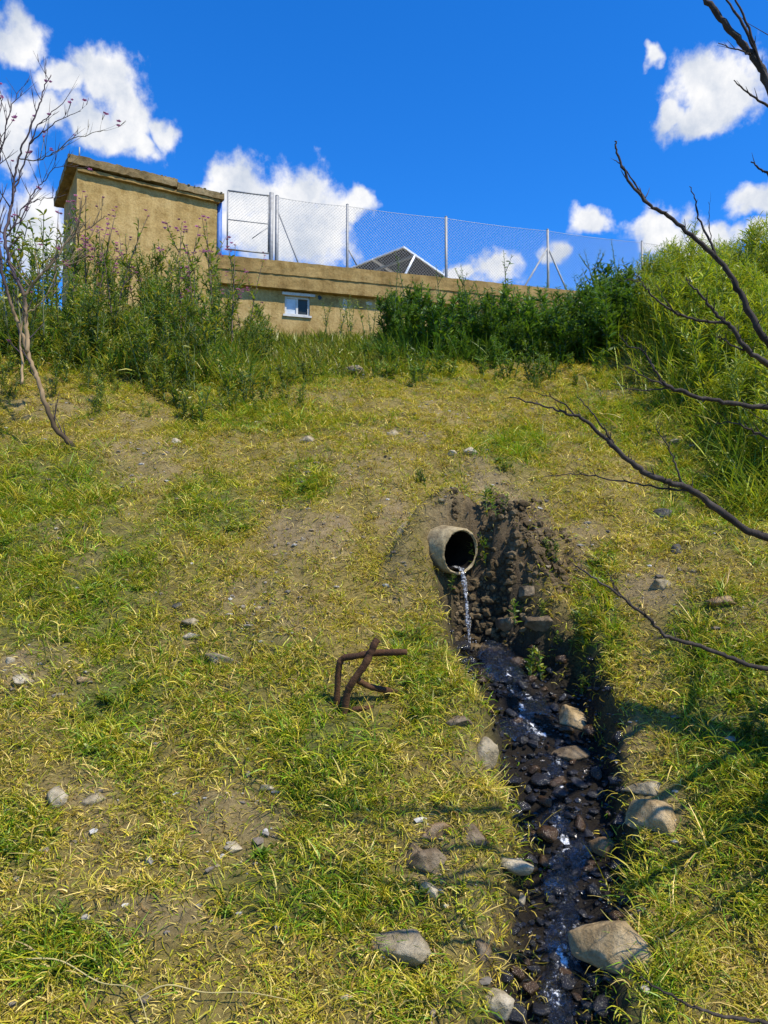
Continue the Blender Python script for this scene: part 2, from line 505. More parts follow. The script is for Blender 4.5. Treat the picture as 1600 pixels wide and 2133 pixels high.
# ------------------------------------------------------------------ ground
def axis(lo, hi, step, far, g=1.25):
    a = list(np.arange(lo, hi + 1e-6, step))
    s = step; v = lo
    pre = []
    while v > -far:
        s *= g; v -= s; pre.append(v)
    s = step; v = a[-1]; post = []
    while v < far:
        s *= g; v += s; post.append(v)
    return np.array(pre[::-1] + a + post)
gx = axis(-3.2, 3.4, .026, 380); gy = axis(2.2, 9.0, .026, 380)
GX, GY = np.meshgrid(gx, gy, indexing='ij')
GZ = H(GX, GY)
V = np.stack((GX, GY, GZ), -1).reshape(-1, 3)
idx = np.arange(GX.size).reshape(GX.shape)
Q = np.stack((idx[:-1, :-1], idx[1:, :-1], idx[1:, 1:], idx[:-1, 1:]), -1).reshape(-1, 4)
g_, b_ = masks(V[:, 0], V[:, 1], V[:, 2])
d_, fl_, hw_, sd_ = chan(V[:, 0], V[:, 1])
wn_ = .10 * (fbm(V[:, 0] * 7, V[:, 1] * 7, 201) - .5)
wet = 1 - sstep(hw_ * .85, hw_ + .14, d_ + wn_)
wet = wet * (1 - sstep(.46, .66, V[:, 2] - CZ - fl_ + wn_ * 1.5))  # wet mud colour carried up the pit walls, painting in their shade too
near_scar = np.exp(-(((V[:, 0] - .82) / .35) ** 2 + ((V[:, 1] - 5.04) / .29) ** 2))
thatch = np.array((.23, .18, .055)); dirt = np.array((.27, .205, .105)); mud_shade = np.array((.016, .012, .008)); grn = np.array((.09, .115, .025)); scar = np.array((.135, .098, .055))
c = thatch[None] * (1 - b_[:, None]) + dirt[None] * b_[:, None]
c = c + (grn - c) * (.7 * g_[:, None] * (1 - b_[:, None]))
c = c + (scar - c) * np.clip(near_scar * 1.6, 0, 1)[:, None]
c = c + (mud_shade - c) * wet[:, None]
qx, qy, qz = V[:, 0] - PC.x, V[:, 1] - PC.y, V[:, 2] - PC.z
qt = qx * pax.x + qy * pax.y + qz * pax.z
# the soil lies under the pipe's mouth, not in it
lat = np.abs(qx * pax.y - qy * pax.x) / math.hypot(pax.x, pax.y)
low = (qt < .05) & (qt > -.30) & (lat < .150) & (qz > -.20) & (qz < .165)
V[low, 2] = np.minimum(V[low, 2], PC.z + pax.z * qt[low] - .172 + .02 * rng.random(low.sum()))
qz = V[:, 2] - PC.z; qt = qx * pax.x + qy * pax.y + qz * pax.z
vin = (qt < .01) & (qt > -.40) & (qx * qx + qy * qy + qz * qz - qt * qt < .150 ** 2)
cross = np.zeros(len(Q), bool)
near = np.nonzero((np.abs(V[Q[:, 0], 0] - PC.x) < .6) & (np.abs(V[Q[:, 0], 1] - PC.y) < .6))[0]
A_, B_, C_, D_ = (V[Q[near, k]] for k in range(4))
for fu in np.linspace(0, 1, 6):
    for fv in np.linspace(0, 1, 9):
        p_ = (A_ * (1 - fu) + B_ * fu) * (1 - fv) + (D_ * (1 - fu) + C_ * fu) * fv
        ex_ = p_ - np.array(PC); et_ = ex_ @ np.array(pax)
        cross[near] |= (et_ < -.02) & (et_ > -.51) & ((ex_ ** 2).sum(1) - et_ ** 2 < .120 ** 2)
QX = Q[cross & ~vin[Q].all(1)]
Q = Q[~(vin[Q].all(1) | cross)]
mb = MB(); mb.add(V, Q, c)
# faces that cross the pipe are cut finer, and only the pieces outside it stay
NU, NV = 6, 30
for q in QX:
    fu, fv = [a.reshape(-1, 1) for a in np.meshgrid(np.linspace(0, 1, NU + 1), np.linspace(0, 1, NV + 1), indexing='ij')]
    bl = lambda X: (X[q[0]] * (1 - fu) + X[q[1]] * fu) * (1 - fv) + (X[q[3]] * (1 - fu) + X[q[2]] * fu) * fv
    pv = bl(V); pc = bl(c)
    ii = np.arange(len(pv)).reshape(NU + 1, NV + 1)
    pq = np.stack((ii[:-1, :-1], ii[1:, :-1], ii[1:, 1:], ii[:-1, 1:]), -1).reshape(-1, 4)
    ex_ = pv[pq].mean(1) - np.array(PC); et_ = ex_ @ np.array(pax)
    ins = (et_ < 0) & (et_ > -.51) & ((ex_ ** 2).sum(1) - et_ ** 2 < .142 ** 2)
    mb.add(pv, pq[~ins], pc)
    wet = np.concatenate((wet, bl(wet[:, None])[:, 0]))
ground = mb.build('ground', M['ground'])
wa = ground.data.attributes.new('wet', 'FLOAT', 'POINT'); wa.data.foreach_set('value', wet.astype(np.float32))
ground['kind'] = 'structure'

# ------------------------------------------------------------------ grass
PAL = np.array([(.55, .43, .125), (.47, .375, .045), (.35, .35, .017), (.145, .245, .009), (.25, .15, .04), (.40, .335, .035)])
def pick_cols(n, g, b, tuft=None):
    r = rng.random(n)
    if tuft is not None: r = np.where(rng.random(n) < .5, tuft, r)
    wts = np.stack((.30 + .30 * b - .22 * g, .34 - .16 * g, .31 + .14 * g, .10 + .56 * g * (1 - .5 * b), .09 + .16 * b - .06 * g, .22 - .10 * g), 1)
    wts = np.clip(wts, .01, None); wts /= wts.sum(1, keepdims=True)
    k = (np.cumsum(wts, 1) < r[:, None]).sum(1).clip(0, 5)
    return PAL[k] * (.74 + .74 * rng.random((n, 1))) * (1 + .12 * (rng.random((n, 3)) - .5))

def in_pipe(x, y, z, r):
    qx, qy, qz = x - PC.x, y - PC.y, z - PC.z
    t = qx * pax.x + qy * pax.y + qz * pax.z
    d2 = qx * qx + qy * qy + qz * qz - t * t
    return (t < .06) & (t > -.42) & (d2 < r * r)
YFRAME = hit(718, 1490).y - .05
def scatter(n, y0, y1, pw=1.0, ex=1.2, kx=.545):
    y = y0 + (y1 - y0) * rng.random(n) ** pw
    x = (rng.random(n) * 2 - 1) * (kx * y + ex)
    return x, y

def grass_field(name, n, y0, y1, pw, L0, L1, W0, W1, th, cu, tw, label, cat, flat=0, gmin=None, clump=True, bare_keep=.22, S=4, matk='grass'):
    x, y = scatter(n, y0, y1, pw)
    taz = rng.random(n) * 6.283; tone = np.ones(n); tsz = np.ones(n); rad = np.zeros(n)
    if clump:   # blades spring from tufts and splay outwards
        nt_ = max(n // 24, 1)
        k = rng.integers(0, nt_, n)
        tt = (.72 + .5 * rng.random(nt_)); ts = .65 + .8 * rng.random(nt_) ** 1.5
        rad = np.abs(rng.normal(0, 1, n))
        rr_ = rad * .022 * ts[k] * (1 + .08 * y[k])
        yk = y[k]
        x = x[k] + rr_ * np.cos(taz); y = yk + rr_ * np.sin(taz)
        tone = tt[k]; tsz = ts[k]; tuft_r = rng.random(nt_)[k]
    else:
        tuft_r = None
    z = H(x, y)
    g, b = masks(x, y, z)
    d, fl, hw, sd = chan(x, y)
    edge = d - hw - .02 + .18 * (fbm(x * 6, y * 6, 301) - .5)
    keep = (edge > .03) | ((edge > -.12) & (rng.random(n) < .18))
    keep &= rng.random(n) > b * (1 - bare_keep)
    dens = fbm(x * 3.2, y * 3.2, 400)
    keep &= rng.random(n) < np.clip(.35 + 1.5 * (dens - .25), .25, 1)
    sc_ = np.exp(-(((x - .82) / .28) ** 2 + ((y - 5.04) / .23) ** 2))
    keep &= rng.random(n) > sc_ * .80
    pipe_front = (np.hypot((x - .52) / .17, (y - 4.93) / .13) < 1)
    keep &= ~in_pipe(x, y, z, .19)
    keep &= ~(pipe_front & (z < PC.z))
    keep &= ~((np.hypot((x + .16) / .22, (y - YFRAME) / .20) < 1) & (rng.random(n) < .75))
    if gmin is not None: keep &= rng.random(n) < np.clip((g - gmin) * 2.2, 0, 1)
    x, y, z, g, b = x[keep], y[keep], z[keep], g[keep], b[keep]
    taz, tone, tsz, rad = taz[keep], tone[keep], tsz[keep], rad[keep]
    if tuft_r is not None: tuft_r = tuft_r[keep]
    m = len(x)
    far = 1 + .05 * np.clip(y - 4, 0, 6)
    L = (L0 + (L1 - L0) * rng.random(m) ** 1.6) * (1 + .5 * g) * far * (1 - .30 * b) * tsz
    W = (W0 + (W1 - W0) * rng.random(m)) * far
    az = taz + rng.normal(0, .7, m)
    th0 = th[0] + (th[1] - th[0]) * np.clip(.35 * rad + .45 * rng.random(m), 0, 1)
    curl = cu[0] + (cu[1] - cu[0]) * rng.random(m) ** 1.3
    tws = rng.normal(0, tw, m)
    v, q = blades(np.stack((x, y, z - .006), 1), az, L, W, th0, curl, tws, S, roll=rng.normal(0, .5, m))
    c = pick_cols(m, g, b, tuft_r) * tone[:, None]
    mbx = MB(); mbx.add(v, q, np.repeat(c, 2 * (S + 1), 0))
    o = mbx.build(name, M[matk])
    tag(o, label, cat, kind='stuff')
    return o
grass_field('grass', 780000, 2.25, 9.6, 1.2, .030, .082, .0036, .0072, (.2, 1.45), (.4, 2.8), 1.2,
            'short curling yellow green grass all over the slope', 'grass')
grass_field('tall_grass', 110000, 2.25, 9.4, 1.15, .05, .115, .0045, .0085, (.1, 1.0), (.4, 2.0), .6,
            'longer green grass growing in patches on the slope', 'grass', gmin=.18)
grass_field('dry_straw', 120000, 2.25, 9.0, 1.2, .03, .12, .003, .006, (.9, 1.5), (-.3, .9), 1.4,
            'pale dry straw lying between the grass tufts', 'straw', clump=False, bare_keep=.75)

# gravel on the bare patches
def ico(sub=1):
    bm = bmesh.new(); bmesh.ops.create_icosphere(bm, subdivisions=sub, radius=1)
    bm.verts.ensure_lookup_table()
    v = np.array([x.co[:] for x in bm.verts]); f = np.array([[l.index for l in q.verts] for q in bm.faces])
    bm.free(); return v, f
IV, IF = ico(1)
def gravel(name, n, r0, r1, label, cat, test):
    x, y = scatter(n * 6, 2.3, 9.0, 1.1) if 'gravel' == name else (rng.uniform(.45, 1.5, n * 6), rng.uniform(4.8, 5.6, n * 6)) if 'soil' in name else (rng.uniform(.1, 1.4, n * 6), rng.uniform(2.3, 5.0, n * 6))
    z = H(x, y); g, b = masks(x, y, z); d, fl, hw, sd = chan(x, y)
    k = test(x, y, b, d, hw)
    k = k & ~in_pipe(x, y, z, .22)
    x, y, z = x[k][:n], y[k][:n], z[k][:n]
    mbx = MB()
    pal = np.array([(.34, .31, .26), (.24, .21, .17), (.46, .44, .40), (.18, .15, .12), (.30, .24, .16)])
    for i in range(len(x)):
        r = r0 + (r1 - r0) * rng.random() ** 3
        v = IV * (1 + (.35 if 'soil' in name else .5) * (rng.random((len(IV), 1)) - .5)) * (r * np.array((1 + .7 * rng.random(), .6 + .6 * rng.random(), (.75 if 'soil' in name else .35) + .35 * rng.random())))
        a = rng.random() * 6.28; ca, sa = math.cos(a), math.sin(a)
        v = np.stack((v[:, 0] * ca - v[:, 1] * sa, v[:, 0] * sa + v[:, 1] * ca, v[:, 2]), 1) + (x[i], y[i], z[i] + r * (.0 if 'soil' in name else .1))
        mbx.add(v, IF, pal[rng.integers(0, 5)] * (.7 + .5 * rng.random()))
    o = mbx.build(name, M['bark_tan'], smooth=False)
    tag(o, label, cat, kind='stuff')
gravel('gravel', 2600, .005, .024, 'small grey and tan gravel scattered on the bare earth', 'gravel',
       lambda x, y, b, d, hw: (rng.random(len(x)) < .06 + .6 * b) & (d > hw))
gravel('soil_clods', 3600, .004, .030, 'crumbled brown soil clods on the scar above the pipe', 'soil',
       lambda x, y, b, d, hw: (np.hypot((x - .82) / .42, (y - 5.06) / .33) < 1) & (y > 4.66) & (rng.random(len(x)) < .5) & (fbm(x * 7, y * 7, 77) > .42) & ~in_pipe(x, y, H(x, y), .2))
gravel('stream_gravel', 2600, .004, .018, 'dark wet gravel on the bed of the stream', 'gravel', lambda x, y, b, d, hw: (d < hw * 1.1) & (y < 4.9))
bpy.data.objects['stream_gravel'].data.materials[0] = M['wet_dark']
bpy.data.objects['soil_clods'].data.materials[0] = noisy_mat('soil_clod', [(.3, (.06, .042, .022)), (.5, (.13, .095, .052)), (.7, (.23, .175, .105))], 7, .97, 1.0, .02, bscale=60, spec=.1)

# ------------------------------------------------------------------ stones
def rock_mesh(name, size, seed, mat, sub=4, sharp=.5):
    rr = np.random.default_rng(seed)
    v, f = ico(sub)
    # cut flat facets into the ball, then roughen
    for _ in range(16):
        n = rr.normal(size=3); n /= np.linalg.norm(n)
        dd = .45 + .38 * rr.random()
        ov = np.clip(v @ n - dd, 0, None)
        v = v - ov[:, None] * n[None] * (sharp + .4)
    r = 1 + .10 * (fbm(v[:, 0] * 2.2 + seed, v[:, 1] * 2.2 + v[:, 2] * 1.7, seed, 4) - .5) * 2 + .09 * (fbm(v[:, 0] * 6 + v[:, 2] * 5, v[:, 1] * 6 - v[:, 2] * 3, seed + 9, 3) - .5)
    v = v * r[:, None] * np.array(size)[None]
    mbx = MB(); mbx.add(v, f)
    o = mbx.build(name, mat)
    return o

ROCKS = [  # px, py, width, height in the photo, colour, flatness, tilt, label
 (1290,1962,190,125,'tan',.75,.1,'big rounded tan boulder with grass on it beside the lower stream'),
 (1368,1702,112,72,'tan',.6,.1,'pale dusty rock set in the right bank above the big boulder'),
 (1195,1490,98,78,'tan',.8,.2,'tan rock with a broken top on the right edge of the stream'),
 (1005,1562,84,66,'grey',.6,-.5,'pointed grey tan rock on the left edge of the stream'),
 (955,1500,70,34,'brown',.5,-.4,'brown flat rock just above the pointed rock left of the stream'),
 (908,1738,96,52,'orange',.6,-.5,'orange tan wedge of rock left of the stream'),
 (890,1790,90,60,'brown',.6,.2,'brown crumbly rock below the orange wedge'),
 (1065,1805,104,36,'pale',.35,.0,'flat curved pale stone lying at the left of the water'),
 (1030,2080,82,72,'pale',.9,.1,'pale grey rounded stone at the left edge of the lower stream'),
 (830,1972,150,80,'grey',.4,.1,'broad flat grey slab in the grass left of the lower stream'),
 (892,1862,60,40,'pale',.5,.1,'small whitish stone in the grass below the orange wedge'),
 (985,1735,66,44,'brown',.7,.1,'brown stone right beside the orange wedge'),
 (1003,1985,40,58,'brown',.9,.3,'upright slim brown stone left of the lower stream'),
 (1380,1215,52,36,'grey',.7,.1,'grey stone on the grassy bank right of the pipe'),
 (1086,1873,26,34,'pale',.8,.4,'small white oblong stone standing at the edge of the water'),
 (1352,1642,100,30,'grey',.4,.0,'flat grey slab above the pale dusty rock on the right bank'),
 (1385,1068,44,34,'slate',.8,.1,'dark grey stone under the branch on the upper right bank'),
 (1412,1142,36,34,'slate',.8,.4,'slate coloured stone right of the pipe below the thick branch'),
 (978,940,40,22,'pale',.6,.1,'pale stone at the top of the slope above the pipe, right of a smaller one'),
 (945,942,26,18,'pale',.7,.1,'little pale stone at the top of the slope above the pipe'),
 (820,900,42,26,'grey',.5,.2,'grey stone on the bare earth at the top of the slope'),
 (400,1296,52,26,'grey',.5,.1,'grey stone in the grass, upper one of a pair left of the rusty frame'),
 (395,1322,42,18,'pale',.5,.0,'pale stone in the grass, lower one of a pair left of the rusty frame'),
 (372,1262,26,20,'slate',.8,.1,'small dark stone in the grass above the pair of stones'),
 (22,1374,24,22,'pale',.8,.3,'white chip of stone on the bare earth at the left edge'),
 (42,1416,56,24,'pale',.4,.1,'flat whitish stone on the bare earth at the left edge'),
 (122,1448,24,16,'pale',.7,.1,'small white pebble on the bare earth at the left edge'),
 (170,1418,40,18,'orange',.6,.1,'orange tinted stone beside the bare earth at the left edge'),
 (120,1664,62,44,'pale',.5,.4,'light stone in the lower left grass, left one of a pair'),
 (196,1664,56,42,'grey',.5,.1,'grey stone in the lower left grass, right one of a pair'),
 (484,1766,46,22,'pale',.6,.1,'light pebble beside a dark hollow in the lower grass'),
 (460,1366,80,30,'grey',.4,.2,'half buried grey stone in bare ground left of the rusty frame'),
 (640,914,44,24,'grey',.6,.2,'grey stone in the yellow grass at the upper middle of the slope'),
 (745,770,70,28,'grey',.5,.2,'grey stone lying in green grass below the low wall'),
 (1500,1256,66,30,'orange',.5,.1,'tan stone in the grass between two branches on the right'),
 (1410,918,34,14,'pale',.6,.1,'pale stone on the upper right bank below the bright weeds'),
 (860,1775,40,44,'brown',.7,.1,'rough brown stone left of the orange wedge'),
 (1195,1570,90,40,'brown',.6,.1,'mossy brown rock at the right edge of the middle stream'),
 (1265,1762,60,56,'orange',.9,.2,'mossy orange brown stone against the right bank of the stream'),
 (1105,1225,56,40,'brown',.7,.3,'brown block of earth and stone under the soil scar'),
 (1062,1292,60,44,'brown',.7,.3,'brown stone in the dark earth wall of the pit, left one of two'),
 (1135,1300,70,50,'brown',.7,.1,'brown stone in the dark earth wall of the pit, right one of two'),
 (1040,2110,50,30,'slate',.6,.1,'dark wet stone at the foot of the stream beside the pale one'),
 (560,1640,40,16,'pale',.5,.1,'thin pale stone in the dry grass below the rusty frame'),
 (365,918,26,20,'pale',.7,.1,'small pale stone on the upper left slope'),
 (620,1520,20,14,'pale',.7,.1,'tiny pale stone in the grass left below the rusty frame'),
]
for i, (px, py, w, h, colr, flat, tilt, lab) in enumerate(ROCKS):
    c = hit(px, py + h * .3)
    dep = c.y
    sx = w / FPX * dep * .60; sz = h / FPX * dep * .58
    o = rock_mesh('rock' if w > 45 else 'stone', (sx, max(sx * .75, sz), sz), 50 + i, M['rock_' + colr], 4 if w > 45 else 3)
    o.location = (c.x, c.y + sz * .35, c.z + sz * .05)
    o.rotation_euler = (-.35 + .2 * random.random(), tilt, random.uniform(-.5, .5))
    tag(o, lab, 'rock' if w > 45 else 'stone')

# cobbles in the stream bed
protos = []
for k in range(6):
    o = rock_mesh('cobble', (1, .8, .62), 300 + k, M['wet_dark'] if k < 4 else M['wet_brown'], 3, .55)
    protos.append(o)
CL = CH[:, :2]
used = set()
def on_stream(t, off):
    seg = np.array([0] + list(np.cumsum(np.hypot(*(CL[1:9] - CL[:8]).T))))
    s = t * seg[-1]
    i = min(np.searchsorted(seg, s, 'right') - 1, 7)
    f = (s - seg[i]) / (seg[i + 1] - seg[i])
    p = CL[i] + (CL[i + 1] - CL[i]) * f
    dd = CL[i + 1] - CL[i]; dd = dd / np.hypot(*dd)
    hw = CH[i, 3] + (CH[i + 1, 3] - CH[i, 3]) * f
    q = p + np.array((-dd[1], dd[0])) * off * hw
    return q
placed = []
tries = 0
while len(placed) < 300 and tries < 12000:
    tries += 1
    t = random.random() ** .9; off = random.uniform(-1.12, 1.12)
    q = on_stream(t, off)
    r = random.choice((.02, .024, .028, .032, .038, .046, .056, .068))
    if r > .05 and random.random() < .4: continue
    if any((q[0] - a) ** 2 + (q[1] - b) ** 2 < (.64 * (r + c)) ** 2 for a, b, c in placed): continue
    placed.append((q[0], q[1], r))
    k = random.choice((0, 0, 1, 1, 2, 2, 3, 3, 4, 5))
    o = protos[k]
    if k in used:
        o = o.copy(); COL.objects.link(o)
    used.add(k)
    o.location = (q[0], q[1], H1(q[0], q[1]) + r * .42)
    o.scale = (r * random.uniform(.9, 1.35), r * random.uniform(.9, 1.3), r * random.uniform(.8, 1.1))
    o.rotation_euler = (random.uniform(-.4, .4), random.uniform(-.4, .4), random.uniform(0, 6.28))
    if k < 4: tag(o, 'dark wet cobble lying in the stream bed', 'cobble', 'dark wet cobbles in the stream bed')
    else: tag(o, 'rust brown wet cobble lying in the stream bed', 'cobble', 'brown wet cobbles in the stream bed')
for k in range(6):
    if k not in used: bpy.data.objects.remove(protos[k])

# ------------------------------------------------------------------ stream water
def stream():
    nt_, nw = 420, 44
    seg = np.concatenate(([0], np.cumsum(np.hypot(*(CL[1:] - CL[:-1]).T))))
    s = np.linspace(.0, seg[9], nt_)
    cx = np.interp(s, seg, CL[:, 0]); cy = np.interp(s, seg, CL[:, 1])
    ker = np.ones(25) / 25
    cx = np.convolve(np.pad(cx, 12, 'edge'), ker, 'valid'); cy = np.convolve(np.pad(cy, 12, 'edge'), ker, 'valid')
    fl = np.interp(s, seg, CH[:, 2]); hw = np.interp(s, seg, CH[:, 3])
    wig = -.06 * sstep(4.9, 3.9, cy) * 0 + .12 * (fbm(s * 2.3, s * 0 + 3, 500) - .5) * 2
    cx = cx + wig
    hw = hw * (.30 + .42 * fbm(s * 3, s * 0 + 8, 510))
    tx, ty = np.gradient(cx), np.gradient(cy)
    ln = np.hypot(tx, ty); nx, ny = -ty / ln, tx / ln
    u = np.linspace(-1, 1, nw)
    X = cx[:, None] + nx[:, None] * u[None] * hw[:, None]
    Y = cy[:, None] + ny[:, None] * u[None] * hw[:, None]
    # steps: the water runs over little ledges
    led = .05 * (fbm(s * 5, s * 0, 520) - .5) * 2
    Z = CZ + fl[:, None] + .014 + .03 * sstep(4.45, 4.62, cy)[:, None] + led[:, None] * .5 + .024 * (fbm(X * 13, Y * 13, 530, 3) - .5) * 2 + .005 * (fbm(X * 40, Y * 40, 540, 2) - .5) * 2
    Z = Z - .05 * np.abs(u[None]) ** 3
    slope = np.clip(-np.gradient(led) / np.gradient(s), 0, 1)
    foam_glint = (.28 + .16 * slope)[:, None] * (1 - .6 * np.abs(u[None])) + .30 * sstep(.44, .74, fbm(X * 24, Y * 13, 560)) * (1 - np.abs(u[None]))  # white flecks: foam, and sun glints painted in along the water
    V = np.stack((X, Y, Z), -1).reshape(-1, 3)
    idx = np.arange(X.size).reshape(X.shape)
    Q = np.stack((idx[:-1, :-1], idx[:-1, 1:], idx[1:, 1:], idx[1:, :-1]), -1).reshape(-1, 4)
    mbx = MB(); mbx.add(V, Q, np.repeat(foam_glint.reshape(-1, 1), 3, 1))
    o = mbx.build('stream_water', M['water'])
    o['kind'] = 'structure'
stream()

# ------------------------------------------------------------------ drain pipe and the falling water
def pipe():
    root = empty('drain_pipe', PC, 'short broken concrete pipe mouth sticking out of the bank and pouring water', 'pipe')
    side = pax.cross(Vector((0, 0, 1))).normalized(); upv = side.cross(pax)
    ro, ri, L = .152, .132, .52
    n = 48
    def ring(r, t, jit=0):
        return [tuple((side * math.cos(a) + upv * math.sin(a)) * r * (1 + jit * (random.random() - .5)) - pax * (t + jit * random.random() * .6)) for a in [2 * math.pi * k / n for k in range(n)]]
    rings = [ring(ro, L), ring(ro, .3), ring(ro, .2), ring(ro, .1), ring(ro * 1.0, .012, .03), ring(ro - .010, 0, .03), ring(ri + .008, 0, .03), ring(ri, .012, .02), ring(ri, .1), ring(ri, .3), ring(ri, L)]
    v = [p for r in rings for p in r]
    q = []
    for i in range(len(rings) - 1):
        for k in range(n):
            k2 = (k + 1) % n
            q.append((i * n + k, i * n + k2, (i + 1) * n + k2, (i + 1) * n + k))
    cut = 7 * n
    mbx = MB(); mbx.add(v, [f for f in q if f[0] < cut])
    mbx.build('pipe_shell', M['concrete'], root)
    mbx = MB(); mbx.add(v, [f for f in q if f[0] >= cut])
    mbx.build('wet_shaded_lining', M['wet_shaded_lining'], root)
    # silt and water lying along the bottom inside
    mbx = MB()
    pts = []
    for t in np.linspace(.02, .38, 8):
        for s in np.linspace(-1, 1, 7):
            p = side * (s * .085) - upv * (.102 + .012 * (1 - s * s)) - pax * t
            pts.append(tuple(p))
    idx = np.arange(56).reshape(8, 7)
    Q = np.stack((idx[:-1, :-1], idx[1:, :-1], idx[1:, 1:], idx[:-1, 1:]), -1).reshape(-1, 4)
    mbx.add(pts, Q)
    mbx.build('silt', M['wet_dark'], root)
    back = MB(); back.ngon(ring(ri, L - .03)); back.build('dark_end', M['wet_shaded_lining'], root)  # near-black cap paints in the darkness deeper inside the pipe
    return side, upv
pside, pupv = pipe()
def jet():
    st = PC + pax * .0 - pupv * .100
    pts = []; nrow, nc = 60, 12
    V = []
    zend = CZ - .60 + .03
    fall = st.z - zend
    T = math.sqrt(2 * fall / 9.81)
    vel = Vector((.13, -.44, 0))
    Q = []
    for i in range(nrow):
        f = i / (nrow - 1); t = f * T
        c = st - pax * (.06 * (1 - min(1, f * 8))) + vel * t - Vector((0, 0, .5 * 9.81 * t * t))
        w = .017 * (1 - .40 * f) + .006 * math.sin(f * 17) * f + .004 * math.sin(f * 47) * f
        th = .010 + .004 * math.sin(f * 31)
        for k in range(nc):
            a = 2 * math.pi * k / nc + f * 1.5
            V.append((c.x + w * math.cos(a) + .003 * random.uniform(-1, 1), c.y + th * math.sin(a), c.z + .004 * random.uniform(-1, 1)))
    for i in range(nrow - 1):
        for k in range(nc):
            k2 = (k + 1) % nc
            Q.append((i * nc + k, i * nc + k2, (i + 1) * nc + k2, (i + 1) * nc + k))
    mbx = MB(); mbx.add(V, Q, (.49, .49, .49))
    # splash drops at the foot
    end = st + vel * T
    for _ in range(10):
        a = random.random() * 6.28; rr_ = .02 + .10 * random.random() ** 1.5; s = random.uniform(.0015, .003)
        mbx.add(IV * s + np.array((end.x + rr_ * math.cos(a), end.y + rr_ * math.sin(a) * .7, zend + .015 + .09 * random.random() ** 2)), IF, (.8, .8, .8))
    o = mbx.build('falling_water', M['jet'])
    o['kind'] = 'structure'
    tag(o, 'thin stream of water falling from the pipe into the pool', 'water')
jet()

# ------------------------------------------------------------------ rusty bent iron frame
def smooth_path(pts, n=6):
    pts = [Vector(p) for p in pts]
    out = []
    for i in range(len(pts) - 1):
        p0 = pts[max(i - 1, 0)]; p1 = pts[i]; p2 = pts[i + 1]; p3 = pts[min(i + 2, len(pts) - 1)]
        for k in range(n):
            t = k / n
            out.append(.5 * ((2 * p1) + (p2 - p0) * t + (2 * p0 - 5 * p1 + 4 * p2 - p3) * t * t + (3 * p1 - p0 - 3 * p2 + p3) * t ** 3))
    out.append(pts[-1])
    return out
fb = hit(718, 1490)
root = empty('rusty_frame', fb, 'rusty bent iron bars sticking up out of the grass left of the stream', 'iron frame')
YF = fb.y
def bar(pts, r, seed):
    pp = [P(px, py, YF + dy) - fb for px, py, dy in pts]
    path = smooth_path(pp, 7)
    rr = np.random.default_rng(seed)
    rad = [r * (1 + .22 * (rr.random() - .5)) for _ in path]
    tube(path, rad, 10).build('bar', M['rust'], root)
bar([(716,1520,.02),(722,1450,.0),(735,1420,-.02),(758,1388,-.03),(772,1362,-.03),(780,1342,-.03),(786,1333,-.02)], .0185, 1)
bar([(700,1500,.10),(703,1430,.08),(707,1385,.06),(716,1371,.05),(740,1367,.03),(775,1361,.02),(815,1359,.0),(848,1358,-.01)], .0165, 2)
bar([(742,1415,.0),(770,1430,.06),(805,1438,.10),(850,1448,.22)], .016, 3)
bar([(728,1478,.02),(760,1476,.05),(800,1474,.10),(855,1470,.30)], .014, 4)

# ------------------------------------------------------------------ low building with parapet
A0 = Vector((-2.82, 13.0, 0)); ROT = math.atan2(.27, .963)
U = Vector((math.cos(ROT), math.sin(ROT), 0)); Wd = Vector((-math.sin(ROT), math.cos(ROT), 0))
def s_at(px, d):
    r = (px - 800) / FPX
    a = A0 + Wd * d
    return (r * a.y * 1.0 - a.x) / (U.x - r * U.y)
def z_at(px, py, d):
    s = s_at(px, d); p = A0 + U * s + Wd * d
    dd = ray(px, py)
    return CZ + dd[2] / dd[1] * p.y
zt = z_at(470, 535, 0); zb = z_at(470, 592, 0)
bld = empty('low_building', A0 + Vector((0, 0, CZ + 2.6)), 'long low ochre building with a deep flat parapet behind the weeds', 'building', rz=ROT)
bz = CZ + 2.6
def L_(z): return z - bz
wl = s_at(590, 0.07); wr = s_at(643, .07)
wz0 = z_at(612, 657, .07); wz1 = z_at(612, 617, .07)
# front wall in four pieces round the window opening
mbw = MB()
def wallpiece(x0, x1, z0, z1):
    box(mbw, x0, x1, .07, .30, z0, z1)
x0w, x1w, z0w, z1w = -.35, 10.5, 0, L_(zb)
wallpiece(x0w, wl, z0w, z1w); wallpiece(wr, x1w, z0w, z1w); wallpiece(wl, wr, z0w, L_(wz0)); wallpiece(wl, wr, L_(wz1), z1w)
box(mbw, x0w, x0w + .2, .30, 5.0, z0w, z1w); box(mbw, x1w - .2, x1w, .30, 5.0, z0w, z1w); box(mbw, x0w + .2, x1w - .2, 4.8, 5.0, z0w, z1w)
mbw.build('wall', M['render'], bld, smooth=False)
hb = (zt - zb)
pr = rough_box('parapet', x0w - .03, x1w + .05, -.05, .32, L_(zb) , L_(zb) + hb * .50, M['band'], bld, .05, .0035, 3)
rough_box('parapet_top', x0w - .05, x1w + .06, -.066, .32, L_(zb) + hb * .50, L_(zt), M['band'], pr, .05, .005, 5)
mbx = MB(); box(mbx, x0w + .2, x1w - .2, .32, 4.8, L_(zb) + .02, L_(zb) + .14); mbx.build('roof_deck', M['slab'], bld, smooth=False)
